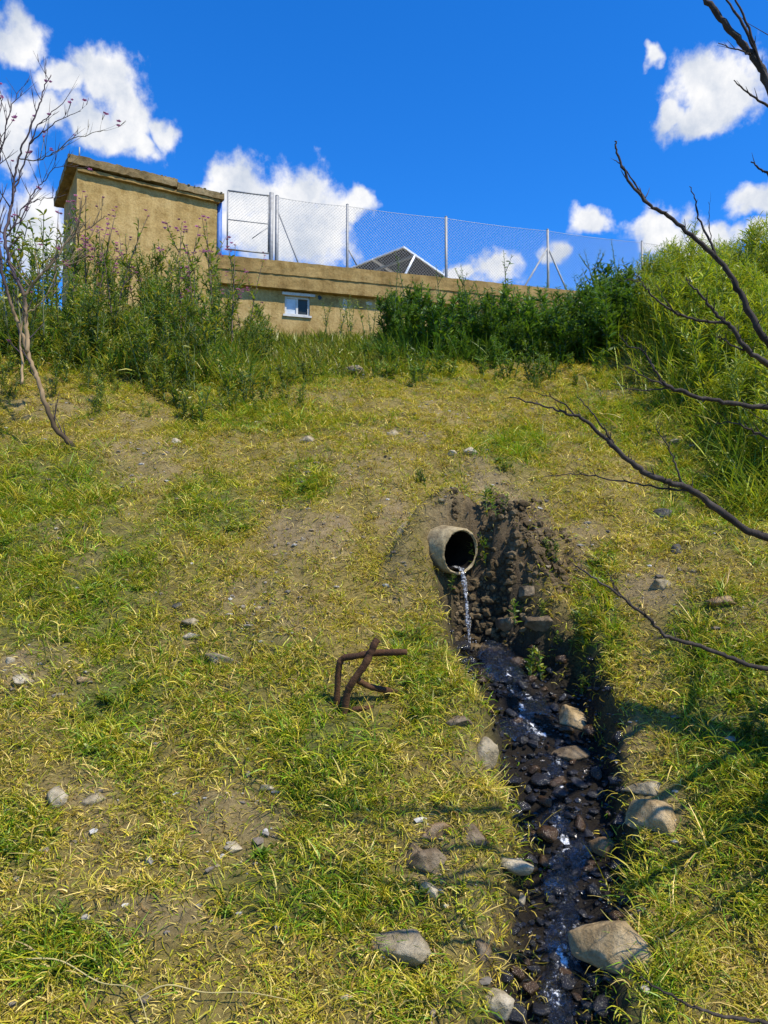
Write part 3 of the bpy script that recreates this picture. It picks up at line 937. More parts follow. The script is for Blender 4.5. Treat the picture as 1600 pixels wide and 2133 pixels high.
# window
wn = MB()
zz0, zz1 = L_(wz0), L_(wz1)
fw = .035
box(wn, wl, wr, .10, .15, zz0, zz0 + fw); box(wn, wl, wr, .10, .15, zz1 - fw, zz1)
box(wn, wl, wl + fw, .10, .15, zz0 + fw, zz1 - fw); box(wn, wr - fw, wr, .10, .15, zz0 + fw, zz1 - fw)
mid = wl + (wr - wl) * .5
box(wn, mid - .018, mid + .018, .102, .148, zz0 + fw, zz1 - fw)
win = wn.build('window', M['white'], bld, smooth=False)
mbx = MB(); box(mbx, wl + fw, mid - .018, .12, .126, zz0 + fw, zz1 - fw); mbx.build('pane', M['shutter'], win, smooth=False)['label'] = 'pale bluish left pane of the window'
mbx = MB(); box(mbx, mid + .018, wr - fw, .13, .136, zz0 + fw, zz1 - fw); mbx.build('pane', M['pane'], win, smooth=False)['label'] = 'dark right pane of the window'
mbx = MB(); box(mbx, wl - .05, wr + .09, .03, .075, zz1 + .005, zz1 + .05); mbx.build('lintel', M['white'], win, smooth=False)
mbx = MB(); box(mbx, wl - .03, wr + .03, .04, .075, zz0 - .03, zz0 + .005); mbx.build('sill', M['white'], win, smooth=False)
# pale plaster patch and small vent on the wall
def blob_patch(name, px, py, w, h, mat, seed):
    s = s_at(px, .07); z = L_(z_at(px, py, .07))
    rr = np.random.default_rng(seed); n = 18
    o_ = [(s + w * math.cos(a) * (.7 + .5 * rr.random()), .064, z + h * math.sin(a) * (.7 + .5 * rr.random())) for a in np.linspace(0, 6.283, n, endpoint=False)]
    mbx = MB(); b0 = [(x, .0695, zq) for x, y, zq in o_]
    mbx.ngon(list(o_))
    mbx.add(o_ + b0, [(k, (k + 1) % n, n + (k + 1) % n, n + k) for k in range(n)])
    mbx.build(name, mat, bld, smooth=False)
blob_patch('plaster_patch', 717, 634, .05, .11, M['plaster'], 1)
blob_patch('plaster_patch', 768, 632, .06, .035, M['plaster'], 2)
blob_patch('vent', 664, 620, .035, .04, M['pane'], 4)

# ------------------------------------------------------------------ hut
hx = Vector((1.77, 1, 0)).normalized(); hrot = math.atan2(hx.y, hx.x)
hc = Vector((-4.82, 11.85, 0))          # the hut's near corner
hutz = CZ + 1.9
htop = CZ + .5216 * 11.85               # top of the roof slab
hut = empty('utility_hut', Vector((hc.x, hc.y, hutz)), 'small square ochre hut with an overhanging flat roof slab at the left', 'hut', rz=hrot)
hw_ = 2.25; hd = 1.55
rough_box('wall', 0, hw_, 0, hd, 0, htop - hutz - .13, M['render'], hut, .12, .006, 9)
rf = rough_box('roof', -.15, 1.55, -.11, hd + .15, htop - hutz - .13, htop - hutz, M['slab'], hut, .045, .011, 11)
rough_box('roof_end', 1.55, hw_ + .10, -.10, hd + .13, htop - hutz - .16, htop - hutz - .055, M['slab'], rf, .045, .010, 13)
rough_box('drip_edge', .0, hw_ + .04, -.07, -.002, htop - hutz - .215, htop - hutz - .165, M['band'], rf, .05, .006, 14)
# stones and moss lying on the slab's edge belong to it
mbx = MB()
for k in range(70):
    x = random.uniform(-.12, hw_ + .06); s = random.uniform(.008, .026)
    v = IV * s * np.array((1.6, 1.2, .7)) * (1 + .3 * (rng.random((len(IV), 1)) - .5)) + np.array((x, random.uniform(-.12, .1), htop - hutz + .008 - (.055 if x > 1.55 else 0)))
    mbx.add(v, IF)
mbx.build('moss', noisy_mat('roof_moss', [(.3, (.07, .07, .03)), (.7, (.25, .23, .16))], 20, .95, .4, .01), rf, smooth=False)
tube([(.02, -.05, htop - hutz - .01), (.022, -.05, htop - hutz + .17)], .012, 6).build('rod', M['galv'], hut)
# blue drainpipe at the far corner
dp = Vector((hw_ + .06, .05, 0))
tube([dp + Vector((0, 0, htop - hutz - 1.6)), dp + Vector((0, 0, htop - hutz - .17))], .045, 12).build('drainpipe', M['blue'], hut)

# ------------------------------------------------------------------ chain link fence and gate
D = .85
zbase = zb + .14
ztop = z_at(575, 412, D)
fence = empty('chain_link_fence', A0 + Vector((0, 0, zbase)), 'galvanised chain link fence standing on the low building roof', 'fence', rz=ROT)
def F(s, z, d=D): return Vector((s, d, z - zbase))
posts = [(572, 2.4), (722, 1.7), (932, 2.0), (1148, 1.7), (1348, 1.5), (1560, 1.5)]
ps = []
for px, th in posts:
    s = s_at(px, D); ps.append(s)
    pm = tube([F(s, zbase), F(s, ztop + .03)], .026 * th / 2 + .004, 10).build('post', M['galv'], fence)
    cap = tube([F(s, ztop + .03), F(s, ztop + .05)], [.026 * th / 2 + .007, .012], 10).build('post_cap', M['galv'], pm)
def brace(px0, z0, px1, z1, r=.014, d1=D):
    tube([F(s_at(px0, D), z0), F(s_at(px1, d1), z1, d1)], r, 8).build('brace', M['galv'], fence)
brace(574, z_at(574, 440, D), 650, zbase + .0, .015)
brace(722, z_at(722, 515, D), 742, z_at(742, 552, D), .013)
brace(1148, z_at(1148, 515, D), 1060, zbase + .02, .018)
brace(1148, z_at(1148, 515, D), 1216, zbase + .02, .018)
def mesh_panel(mb, s0, s1, z0, z1, d, pitch=.062, r=.0021):
    """diagonal wires woven both ways, as thin three sided prisms"""
    hgt = z1 - z0
    starts = np.arange(s0 - hgt, s1, pitch)
    V = []; Q = []; n = 0
    for sign in (1, -1):
        for st in starts:
            a, b = (st, st + hgt)
            za, zc = (0, hgt) if sign > 0 else (hgt, 0)
            # clip to s0..s1
            t0 = max(0, (s0 - a) / hgt); t1 = min(1, (s1 - a) / hgt)
            if t1 - t0 < .01: continue
            p0 = (a + hgt * t0, za + (zc - za) * t0); p1 = (a + hgt * t1, za + (zc - za) * t1)
            off = d + .003 * sign
            for (x, z) in (p0, p1):
                for k in range(3):
                    an = 2.094 * k
                    V.append((x - sign * r * math.cos(an) * .707, off + r * math.sin(an), z0 - zbase + z + r * math.cos(an) * .707))
            for k in range(3):
                k2 = (k + 1) % 3
                Q.append((n + k, n + k2, n + 3 + k2, n + 3 + k))
            n += 6
    mb.add(V, Q)
mbx = MB(); mesh_panel(mbx, ps[0], ps[-1] + 1, zbase + .04, ztop - .01, D)
mbx.build('wire_mesh', M['wire'], fence, smooth=False)
tw_ = MB()
for zq in (ztop, zbase + .55, zbase + .05):
    pts = []
    for a, b in zip(ps[:-1], ps[1:]):
        for t in np.linspace(0, 1, 6)[:-1]:
            pts.append(F(a + (b - a) * t, zq - .02 * math.sin(math.pi * t), D - .006))
    pts.append(F(ps[-1], zq, D - .006))
    tube(pts, .0036, 5, mb=tw_)
tw_.build('tension_wire', M['wire'], fence)

gs0 = s_at(467, D); gs1 = s_at(560, D)
gz1 = z_at(467, 397, D); gz0 = z_at(467, 519, D); gzm = z_at(467, 457, D)
gate = empty('gate', A0 + Vector((0, 0, zbase)), 'chain link gate in a steel tube frame beside the hut', 'gate', rz=ROT)
tube([F(gs1, zbase), F(gs1, gz1 + .06)], .040, 12).build('post', M['galv'], gate)
gf = MB()
for zq, r in ((gz1, .017), (gzm, .010), (gz0, .017)):
    tube([F(gs0, zq), F(gs1 - .04, zq)], r, 8, mb=gf)
tube([F(gs0, gz0 - .02), F(gs0, gz1)], .014, 8, mb=gf)
tube([F(gs1 - .05, gz0), F(gs1 - .05, gz1)], .012, 8, mb=gf)
tube([F(gs0 + .45, gz0 + .25), F(gs1 - .05, gz0 + .5)], .008, 6, mb=gf)
gf.build('gate_frame', M['galv'], gate)
mbx = MB(); mesh_panel(mbx, gs0, gs1 - .05, gz0, gz1, D)
mbx.build('wire_mesh', M['wire'], gate, smooth=False)

# ------------------------------------------------------------------ solar array
def solar():
    apex = P(841, 513, 17.0)
    e1 = Vector((-.70, .714, 0)).normalized()            # along the high edge
    dn = Vector((.714, .70, 0)).normalized()
    end = P(938, 580, 17.0 + 1.0)
    e2 = (end - apex)
    e2 = Vector((e2.x, e2.y, e2.z)); L2 = e2.length * 1.25; e2.normalize()
    nrm = e1.cross(e2).normalized()
    if nrm.z < 0: nrm = -nrm
    root = empty('solar_array', Vector((apex.x, apex.y, CZ + 2.6)), 'tilted dark solar array with pale frames rising behind the parapet', 'solar panel')
    o_ = Vector((apex.x, apex.y, CZ + 2.6))
    def pt(a, b, h): return apex + e1 * a + e2 * b + nrm * h - o_
    def slab(mb, a0, a1, b0, b1, h0, h1):
        v = [tuple(pt(a, b, h)) for h in (h0, h1) for (a, b) in ((a0, b0), (a1, b0), (a1, b1), (a0, b1))]
        mb.add(v, [(0, 3, 2, 1), (4, 5, 6, 7), (0, 1, 5, 4), (1, 2, 6, 5), (2, 3, 7, 6), (3, 0, 4, 7)])
    wpan = 1.0
    for k in range(4):
        a0 = k * (wpan + .02); a1 = a0 + wpan
        mbx = MB(); slab(mbx, a0 + .035, a1 - .035, .035, L2 - .035, -.012, .0)
        pnl = mbx.build('panel', M['panel_back'], root, smooth=False)
        mbx = MB(); slab(mbx, a0 + .035, a1 - .035, .035, L2 - .035, .001, .008); mbx.build('cells', M['panel_front'], pnl, smooth=False)
        mbx = MB()
        slab(mbx, a0, a1, 0, .035, -.03, .012); slab(mbx, a0, a1, L2 - .035, L2, -.03, .012)
        slab(mbx, a0, a0 + .035, .035, L2 - .035, -.03, .012); slab(mbx, a1 - .035, a1, .035, L2 - .035, -.03, .012)
        mbx.build('frame', M['alu'], pnl, smooth=False)
    for b in (.35, L2 - .35):
        mbx = MB(); slab(mbx, -.0, 4.06, b - .02, b + .02, -.075, -.031); mbx.build('rail', M['galv'], root, smooth=False)
    # struts
    st0 = pt(.0, .36, -.05); st1 = P(842, 576, 17.3) - o_
    mbx = MB(); tube([st0, st1, st1 + (st1 - st0) * .8], .028, 8, mb=mbx); mbx.build('strut', M['alu'], root)
    for a in (1.2, 2.6, 3.9):
        q0 = pt(a, .35, -.07); q1 = Vector((q0.x, q0.y, 0)); tube([q1, q0], .022, 8).build('leg', M['galv'], root)
        q0 = pt(a, L2 - .35, -.07); q1 = Vector((q0.x, q0.y, 0)); tube([q1, q0], .022, 8).build('leg', M['galv'], root)
    q0 = pt(.05, .05, -.03); 
solar()

# ------------------------------------------------------------------ weeds
def axis_pts(base, d, L, bend, n=6):
    p = Vector(base); d = Vector(d).normalized(); out = [p.copy()]
    for k in range(n):
        d = (d + bend / n).normalized()
        p = p + d * (L / n); out.append(p.copy())
    return out

def weed_proto(name, label, cat, group, h, stems, leafden, leaf, col, stemcol, seed, flowers=0, narrow=False, flop=.5, top_bare=.0):
    """a weed: stems from one root, leaves all along them, flowers near the tips"""
    rr = np.random.default_rng(seed); rp = random.Random(seed)
    root = empty(name, (0, 0, 0), label, cat, group)
    st = MB(); B = []; AZ = []; LL = []; WW = []; TH = []; CU = []
    tips = []
    def leaves(path, h0, k):
        tot = sum((b - a).length for a, b in zip(path[:-1], path[1:]))
        n = max(4, int(leafden * tot))
        for i in range(n):
            f = (i + rp.random()) / n
            if f < .06: continue
            if f > 1 - top_bare and rp.random() < .8: continue
            j = min(int(f * (len(path) - 1)), len(path) - 2); t = f * (len(path) - 1) - j
            p = path[j].lerp(path[j + 1], t)
            B.append(tuple(p)); AZ.append(i * 2.4 + rp.uniform(-.5, .5) + k)
            sc = (1.1 - .65 * f) * rp.uniform(.7, 1.25)
            LL.append(leaf[0] * sc); WW.append(leaf[1] * sc); TH.append(rp.uniform(.45, 1.2)); CU.append(rp.uniform(.1, 1.1))
    for s in range(stems):
        a = rp.random() * 6.28; ln = rp.uniform(.06, .34) if stems > 1 else .08
        hh = h * rp.uniform(.72, 1.0) if s else h
        path = axis_pts((rp.uniform(-.05, .05), rp.uniform(-.05, .05), -.05), (math.cos(a) * ln, math.sin(a) * ln, 1), hh,
                        Vector((rp.uniform(-.25, .25), rp.uniform(-.25, .25), .1)), 9)
        r0 = .0055 + .005 * h
        tube(path, [r0 * (1 - .8 * i / 9) for i in range(10)], 5, mb=st, col=stemcol)
        leaves(path, hh, s); tips.append(path[-1])
        for b in range(rp.randint(3, 6)):
            f = rp.uniform(.35, .92); j = int(f * 9)
            az = rp.random() * 6.28
            bp_ = axis_pts(path[j], (math.cos(az) * .8, math.sin(az) * .8, 1), hh * rp.uniform(.14, .32), Vector((0, 0, .6)), 5)
            tube(bp_, [r0 * .5 * (1 - .7 * i / 5) for i in range(6)], 4, mb=st, col=stemcol)
            leaves(bp_, hh * .3, b); tips.append(bp_[-1])
    st.build('stem', M['stem'], root)
    n = len(B)
    v, q = blades(np.array(B), np.array(AZ), np.array(LL), np.array(WW), np.array(TH), np.array(CU), rr.normal(0, .3, n), 4, True, rr.normal(0, .45, n))
    cc = np.array(col)[rr.integers(0, len(col), n)] * (.7 + .6 * rr.random((n, 1)))
    lv = MB(); lv.add(v, q, np.repeat(cc, 10, 0)); lv.build('foliage', M['leaf'], root)
    rp.shuffle(tips)
    for t in tips[:flowers]:
        for _ in range(rp.randint(2, 4)):
            fm = MB()
            c = t + Vector((rp.uniform(-.035, .035), rp.uniform(-.035, .035), rp.uniform(-.06, .02)))
            m_ = 6; r = rp.uniform(.018, .032)
            azs = np.arange(m_) * 6.283 / m_ + rp.random()
            b_ = np.tile(np.array(c), (m_, 1))
            v, q = blades(b_, azs, np.full(m_, r), np.full(m_, r * .85), np.full(m_, rp.uniform(.6, 1.2)), np.full(m_, .4), np.zeros(m_), 3, True)
            fm.add(v, q, np.array((.55, .26, .40)) * rp.uniform(.75, 1.3))
            fm.build('flower', M['flower'], root)
    return root

GDK = [(.065, .145, .014), (.10, .195, .018), (.155, .24, .020), (.07, .15, .024)]
GMD = [(.14, .21, .022), (.23, .26, .028), (.33, .31, .040), (.10, .18, .026)]
GBR = [(.26, .34, .020), (.33, .38, .024), (.40, .40, .035), (.18, .27, .022)]
STG = (.10, .13, .04); STB = (.13, .085, .055)

def spread(protos, spots, labels, group, scl):
    first = set()
    for i, (x, y) in enumerate(spots):
        k = i % len(protos)
        lab = labels[i] if isinstance(labels, list) else labels
        loc = (x, y, H1(x, y)); rz = random.uniform(0, 6.28); sc = random.uniform(*scl)
        tl = (random.uniform(-.1, .1), random.uniform(-.1, .1))
        if k not in first:
            o = protos[k]; o.location = loc; o.rotation_euler = (*tl, rz); o.scale = (sc,) * 3
            o['label'] = lab; o['group'] = group
            first.add(k)
        else:
            copy_thing(protos[k], loc, rz, sc, lab, group, tl)

def belt(n, px0, px1, y0, y1, seed, mind=.12, curve=None):
    rp = random.Random(seed); out = []
    t = 0
    while len(out) < n and t < 20000:
        t += 1
        y = rp.uniform(y0, y1); px = rp.uniform(px0, px1)
        x = (px - 800) / FPX * y
        if curve and not curve(x, y, px): continue
        if any((x - a) ** 2 + (y - b) ** 2 < mind ** 2 for a, b in out): continue
        out.append((x, y))
    return out

# tall pink flowered mallows in front of the hut
G1 = 'pink flowered weeds in front of the hut'
pm = [weed_proto('flowering_weed', 'x', 'weed', G1, 1.45, 1, 40, (.085, .024), GDK[1:3] + GMD[:3], STB, 600 + k, 4, top_bare=.25) for k in range(4)]
spread(pm, belt(22, 90, 510, 9.2, 10.6, 31, .22), 'tall pink flowered weed in front of the ochre hut', G1, (.75, 1.3))
# the same weed to the left under the bare shrub
G2 = 'leafy weeds on the left below the hut'
pl = [weed_proto('leafy_weed', 'x', 'weed', G2, .85, 4, 52, (.11, .022), GMD + GMD + GDK[2:], STG, 640 + k) for k in range(5)]
spread(pl, belt(100, -60, 560, 7.9, 10.0, 37, .15, lambda x, y, px: y > 8.0 + .75 * max(0, (px - 440) / 100) - .3 * math.sin(px * .021)), 'mid green leafy weed in the thicket on the left below the hut', G2, (.35, 1.1))
G2c = 'small weeds at the lower edge of the left thicket'
pl3 = [weed_proto('small_leafy_weed', 'x', 'weed', G2c, .36, 4, 75, (.075, .018), GMD, STG, 655 + k) for k in range(3)]
spread(pl3, belt(46, -60, 640, 7.1, 8.5, 61, .14), 'small pale green weed where the left thicket thins out into the grass', G2c, (.45, 1.15))
G4c = 'small weeds at the lower edge of the dark weeds'
pd3 = [weed_proto('small_leafy_weed', 'x', 'weed', G4c, .36, 4, 75, (.075, .018), GDK[1:] + GMD[:2], STG, 658 + k) for k in range(3)]
spread(pd3, belt(30, 740, 1350, 8.1, 9.3, 63, .15), 'small green weed where the dark weeds thin out into the grass', G4c, (.45, 1.2))
G2b = 'taller leafy weeds close to the hut'
pl2 = [weed_proto('leafy_weed', 'x', 'weed', G2b, 1.3, 2, 50, (.10, .024), GMD + GMD + GDK[2:], STG, 650 + k) for k in range(3)]
spread(pl2, belt(34, 40, 490, 9.7, 10.9, 39, .2), 'taller mid green leafy weed growing close in front of the hut', G2b, (.7, 1.1))
G7 = 'small weeds around the pipe and the pit'
pg = [weed_proto('small_weed', 'x', 'weed', G7, .22, 3, 110, (.05, .016), GMD + GDK[2:], STG, 790 + k) for k in range(3)]
spr = [hit(px, py) for px, py in ((1000,1215),(1075,1335),(1110,1410),(1225,1330),(1060,985),(875,1340),(1150,1190),(1040,1105),(1215,1450),(1130,1290),(935,1235),(880,1010),(1020,1075),(1175,1390))]
spread(pg, [(p.x, p.y) for p in spr], 'small leafy weed growing by the pipe or in the dark pit below it', G7, (.5, 1.1))
G8 = 'broad leaved weeds in the grass'
p8 = [weed_proto('rosette_weed', 'x', 'weed', G8, .06, 5, 300, (.042, .013), GMD[:2] + GDK[1:3], STG, 810 + k) for k in range(3)]
sp8 = []
for cx_, cy_, a_, b_ in GREEN:
    for _ in range(3):
        t_ = random.random() * 6.28; f_ = random.random() ** .5
        p = hit(min(1590, max(10, cx_ + a_ * f_ * math.cos(t_))), min(2120, max(780, cy_ + b_ * f_ * math.sin(t_))))
        if p.y < 8.8 and float(chan(np.array([p.x]), np.array([p.y]))[0][0]) > .5: sp8.append((p.x, p.y))
spread(p8, sp8, 'low broad leaved weed growing among the short grass of the slope', G8, (.6, 1.3))
# a few thin weeds against the wall by the window
G3 = 'thin weeds against the low wall'
pt_ = [weed_proto('thin_weed', 'x', 'weed', G3, .8, 1, 44, (.07, .016), GMD, STG, 660 + k) for k in range(3)]
spread(pt_, belt(16, 500, 800, 11.6, 12.6, 41, .2, lambda x, y, px: not 560 < px < 665), 'thin upright weed in front of the low ochre wall', G3, (.6, 1.05))
# dark green thicket on the right of the wall
G4 = 'dark green weeds below the parapet'
pd_ = [weed_proto('dark_weed', 'x', 'weed', G4, .80, 4, 95, (.105, .026), GDK, (.05, .08, .025), 680 + k) for k in range(5)]
spread(pd_, belt(90, 800, 1330, 8.9, 11.4, 43, .16, lambda x, y, px: y > 8.9 + .9 * max(0, (900 - px) / 100)), 'dark green bushy weed in the thicket below the parapet', G4, (.45, 1.3))
G4b = 'thin spires above the dark weeds'
ps_ = [weed_proto('spire_weed', 'x', 'weed', G4b, 1.35, 1, 40, (.075, .02), GDK + GMD[:1], (.06, .09, .03), 692 + k) for k in range(3)]
spread(ps_, belt(12, 820, 1330, 9.6, 11.2, 45, .3), 'thin tall green spire rising out of the dark weeds by the parapet', G4b, (.75, 1.15))
# bright plants over the right bank
G5 = 'bright green weeds on the right bank'
pb = [weed_proto('bright_weed', 'x', 'weed', G5, .95, 5, 85, (.13, .015), GBR, (.16, .20, .04), 700 + k) for k in range(5)]
spread(pb, belt(150, 1300, 1680, 5.6, 11.0, 47, .15, lambda x, y, px: px > 1350 + 75 * max(0, (8.8 - y))), 'bright yellow green feathery weed on the right bank', G5, (.4, 1.15))
# shaded weeds at the lower right edge
G6 = 'broad leaved weeds at the lower right'
pe = [weed_proto('broad_weed', 'x', 'weed', G6, .38, 4, 120, (.075, .022), GDK + GMD[:1], STG, 720 + k) for k in range(3)]
spread(pe, belt(8, 1540, 1650, 2.9, 3.7, 53, .07), 'low broad leaved weed in the shade at the lower right edge', G6, (.3, .5))
sh_ = weed_proto('leafy_shrub', 'unseen leafy green shrub past the right edge, added to shade the slope', 'shrub', None, 1.5, 14, 80, (.14, .05), GDK, STB, 760)
sh_.location = (2.98, 3.15, H1(2.98, 3.15))  # out of view, put here so its shadow darkens the lower right slope

# undergrowth between the plants
def undergrowth(name, n, spots_fn, L, W, cols, label, S=4):
    x, y = spots_fn(n)
    z = H(x, y); m = len(x)
    v, q = blades(np.stack((x, y, z - .01), 1), rng.random(m) * 6.28, L[0] + (L[1] - L[0]) * rng.random(m), W[0] + (W[1] - W[0]) * rng.random(m),
                  .05 + .8 * rng.random(m), .2 + 1.3 * rng.random(m), rng.normal(0, .4, m), S, True, rng.normal(0, .5, m))
    cc = np.array(cols)[rng.integers(0, len(cols), m)] * (.65 + .7 * rng.random((m, 1)))
    mbx = MB(); mbx.add(v, q, np.repeat(cc, 2 * (S + 1), 0))
    tag(mbx.build(name, M['leaf']), label, 'undergrowth', kind='stuff')
def band(px0, px1, y0, y1):
    def f(n):
        y = y0 + (y1 - y0) * rng.random(n); px = px0 + (px1 - px0) * rng.random(n)
        return (px - 800) / FPX * y, y
    return f
undergrowth('left_undergrowth', 16000, band(-80, 520, 8.2, 10.4), (.12, .42), (.008, .018), GMD + GDK[:2] + [(.28, .25, .05)], 'tangled green undergrowth on the left below the hut')
undergrowth('middle_undergrowth', 9000, band(480, 860, 8.6, 12.9), (.10, .30), (.007, .015), GMD + GBR[:2] + [(.30, .27, .06)], 'green and yellow undergrowth at the foot of the low wall')
undergrowth('dark_undergrowth', 11000, band(800, 1340, 9.1, 11.6), (.14, .45), (.009, .02), GDK + GDK + GMD[:1], 'dark green undergrowth below the parapet')
def rb(n):
    y = 5.4 + 5.8 * rng.random(n); px = 1250 + 460 * rng.random(n)
    k = px > 1340 + 70 * np.clip(8.8 - y, 0, None) + 40 * rng.normal(size=n)
    y, px = y[k], px[k]
    return (px - 800) / FPX * y, y
undergrowth('bank_undergrowth', 34000, rb, (.16, .52), (.006, .013), GBR + GMD[:2] + [(.36, .34, .06)], 'bright yellow green grass and herbs covering the right bank')

# ------------------------------------------------------------------ bare tree at the right, its trunk outside the picture
def twiggy(mb, path, rad, rp, dens, ln, r, dirbias, col=None, n=5):
    for i in range(1, len(path) - 1):
        if rp.random() < dens:
            d = (path[i + 1] - path[i]).normalized()
            q = Vector((rp.uniform(-1, 1), rp.uniform(-1, 1), rp.uniform(-.3, 1))).normalized()
            dd = (d * .8 + q * .7 + dirbias * .4).normalized()
            L = ln * rp.uniform(.3, 1)
            pp = axis_pts(path[i], dd, L, Vector((rp.uniform(-.4, .4), rp.uniform(-.4, .4), rp.uniform(-.1, .5))), 4)
            r0 = min(r, rad[i] * .7)
            tube(pp, [r0 * (1 - .75 * k / 4) for k in range(5)], n, mb=mb, col=col)

tb = Vector((2.30, 3.12, H1(2.30, 3.12)))
tree = empty('bare_tree', tb, 'bare dark tree leaning in from the right edge with leafless branches', 'tree')
TRK = [(2.30, 3.12, tb.z - .2), (2.28, 3.10, tb.z + .4), (2.24, 3.06, tb.z + .9), (2.28, 3.05, tb.z + 1.6), (2.26, 3.06, tb.z + 2.4), (2.33, 3.04, tb.z + 3.3)]
tpath = smooth_path([Vector(p) - tb for p in TRK], 6)
rpb = random.Random(5)
tube(tpath, [.075 * (1 - .5 * i / len(tpath)) * (1 + .1 * rpb.uniform(-1, 1)) for i in range(len(tpath))], 12).build('trunk', M['bark_dark'], tree)
def limb(pts, r0, r1, twigs=.35, name='branch', subs=()):
    path = smooth_path([P(px, py, Y) - tb for px, py, Y in pts], 6)
    # slight irregular wander, as in real wood
    path = [p + Vector((rpb.uniform(-1, 1), rpb.uniform(-1, 1), rpb.uniform(-1, 1))) * .004 for p in path]
    rad = [.70 * (r0 + (r1 - r0) * (i / (len(path) - 1)) ** .8) * (1 + .12 * rpb.uniform(-1, 1)) for i in range(len(path))]
    mbx = tube(path, rad, 9)
    # bud knots
    twiggy(mbx, path, rad, rpb, twigs, .05, .0025, Vector((0, 0, .2)))
    for sub in subs:
        sp2 = smooth_path([P(px, py, Y) - tb for px, py, Y in sub[0]], 5)
        sp2 = [sp2[0]] + [p + Vector((rpb.uniform(-1, 1), rpb.uniform(-1, 1), rpb.uniform(-1, 1))) * .003 for p in sp2[1:]]
        rd = [.72 * sub[1] * (1 - .72 * i / (len(sp2) - 1)) for i in range(len(sp2))]
        tube(sp2, rd, 7, mb=mbx)
        twiggy(mbx, sp2, rd, rpb, .4, .045, .002, Vector((0, 0, .2)))
    return mbx.build(name, M['bark_dark'], tree)
T = 3.05
limb([(1960,1010,T),(1800,860,2.6),(1680,780,2.5),(1600,712,2.45),(1560,650,2.45),(1530,590,2.45),(1500,545,2.45),(1440,490,2.45),(1385,445,2.45),(1350,425,2.45),(1310,375,2.45),(1285,320,2.45),(1281,292,2.45)], .022, .0035, .3,
     subs=[([(1352,427,2.45),(1335,400,2.46),(1300,350,2.47),(1278,332,2.48)], .005),
           ([(1492,538,2.45),(1478,500,2.45),(1455,455,2.46),(1450,420,2.46),(1437,388,2.46)], .0065),
           ([(1480,505,2.45),(1478,460,2.44),(1477,420,2.44)], .0025)])
limb([(1960,1010,T),(1800,880,2.55),(1680,800,2.4),(1600,760,2.33),(1555,725,2.3),(1520,680,2.3),(1500,660,2.3),(1478,635,2.3),(1450,605,2.3),(1430,580,2.3)], .020, .0028, .3,
     subs=[([(1510,672,2.3),(1470,670,2.3),(1425,658,2.3),(1395,645,2.3),(1365,620,2.31),(1350,605,2.31),(1335,585,2.31),(1322,570,2.31)], .0065),
           ([(1412,654,2.3),(1385,625,2.29),(1365,590,2.29)], .0032),
           ([(1332,586,2.31),(1310,584,2.31),(1285,585,2.31)], .0022),
           ([(1560,730,2.3),(1530,722,2.3),(1510,708,2.3),(1490,702,2.3)], .005)])
limb([(1950,1130,T),(1800,900,2.5),(1700,862,2.4),(1600,850,2.35),(1530,842,2.35),(1460,828,2.35),(1400,808,2.35),(1375,795,2.35)], .017, .007, .3,
     subs=[([(1385,803,2.35),(1362,770,2.35),(1345,738,2.36),(1330,725,2.36),(1310,722,2.36),(1290,695,2.37)], .0055),
           ([(1390,805,2.35),(1355,790,2.34),(1325,775,2.34),(1300,760,2.34)], .0042),
           ([(1395,807,2.35),(1360,812,2.36),(1320,812,2.36),(1272,796,2.37)], .004)])
limb([(1950,1300,T),(1790,1180,2.5),(1690,1140,2.35),(1600,1122,2.3),(1545,1098,2.28),(1490,1058,2.27),(1440,1020,2.26),(1400,1008,2.26),(1350,985,2.26),(1300,950,2.26),(1265,918,2.26)], .021, .010, .3,
     subs=[([(1270,922,2.26),(1235,890,2.26),(1205,868,2.26),(1180,862,2.26),(1150,850,2.27),(1105,838,2.27),(1062,826,2.27)], .0085),
           ([(1200,866,2.26),(1170,838,2.25),(1140,825,2.25),(1100,815,2.25)], .004),
           ([(1278,925,2.26),(1255,890,2.26),(1225,850,2.27),(1200,825,2.28)], .005),
           ([(1425,1014,2.26),(1410,975,2.25),(1395,940,2.25),(1375,905,2.25),(1368,885,2.25)], .0045),
           ([(1440,1022,2.26),(1390,1018,2.27),(1340,1010,2.27),(1280,1000,2.28),(1230,990,2.29),(1180,988,2.29),(1130,992,2.3)], .005)])
limb([(1960,1480,T),(1790,1420,2.4),(1690,1400,2.2),(1600,1391,2.15),(1540,1378,2.15),(1470,1350,2.15),(1410,1335,2.15),(1375,1315,2.15),(1330,1270,2.15),(1290,1240,2.15),(1240,1208,2.15),(1200,1180,2.15)], .013, .0035, .3,
     subs=[([(1400,1331,2.15),(1378,1330,2.15),(1355,1332,2.15)], .003), ([(1290,1240,2.15),(1275,1210,2.15),(1265,1190,2.15)], .003)])
limb([(1960,640,T),(1840,480,2.5),(1720,330,2.4),(1640,250,2.35),(1600,170,2.35),(1570,120,2.35),(1530,70,2.35),(1490,25,2.35),(1455,-15,2.35),(1420,-60,2.35)], .025, .010, .3,
     subs=[([(1590,150,2.35),(1570,100,2.36),(1540,40,2.37),(1515,0,2.38),(1490,-50,2.39)], .009),
           ([(1610,190,2.35),(1585,140,2.34),(1560,60,2.33),(1530,-10,2.32),(1520,-60,2.32)], .008),
           ([(1575,125,2.35),(1555,110,2.34),(1525,100,2.34),(1495,88,2.34)], .005),
           ([(1650,262,2.35),(1600,220,2.34),(1575,205,2.34),(1550,185,2.34),(1530,168,2.34)], .007)])
limb([(1960,640,T),(1800,500,2.5),(1680,420,2.45),(1610,370,2.42),(1590,355,2.42),(1565,338,2.42)], .014, .003, .3)
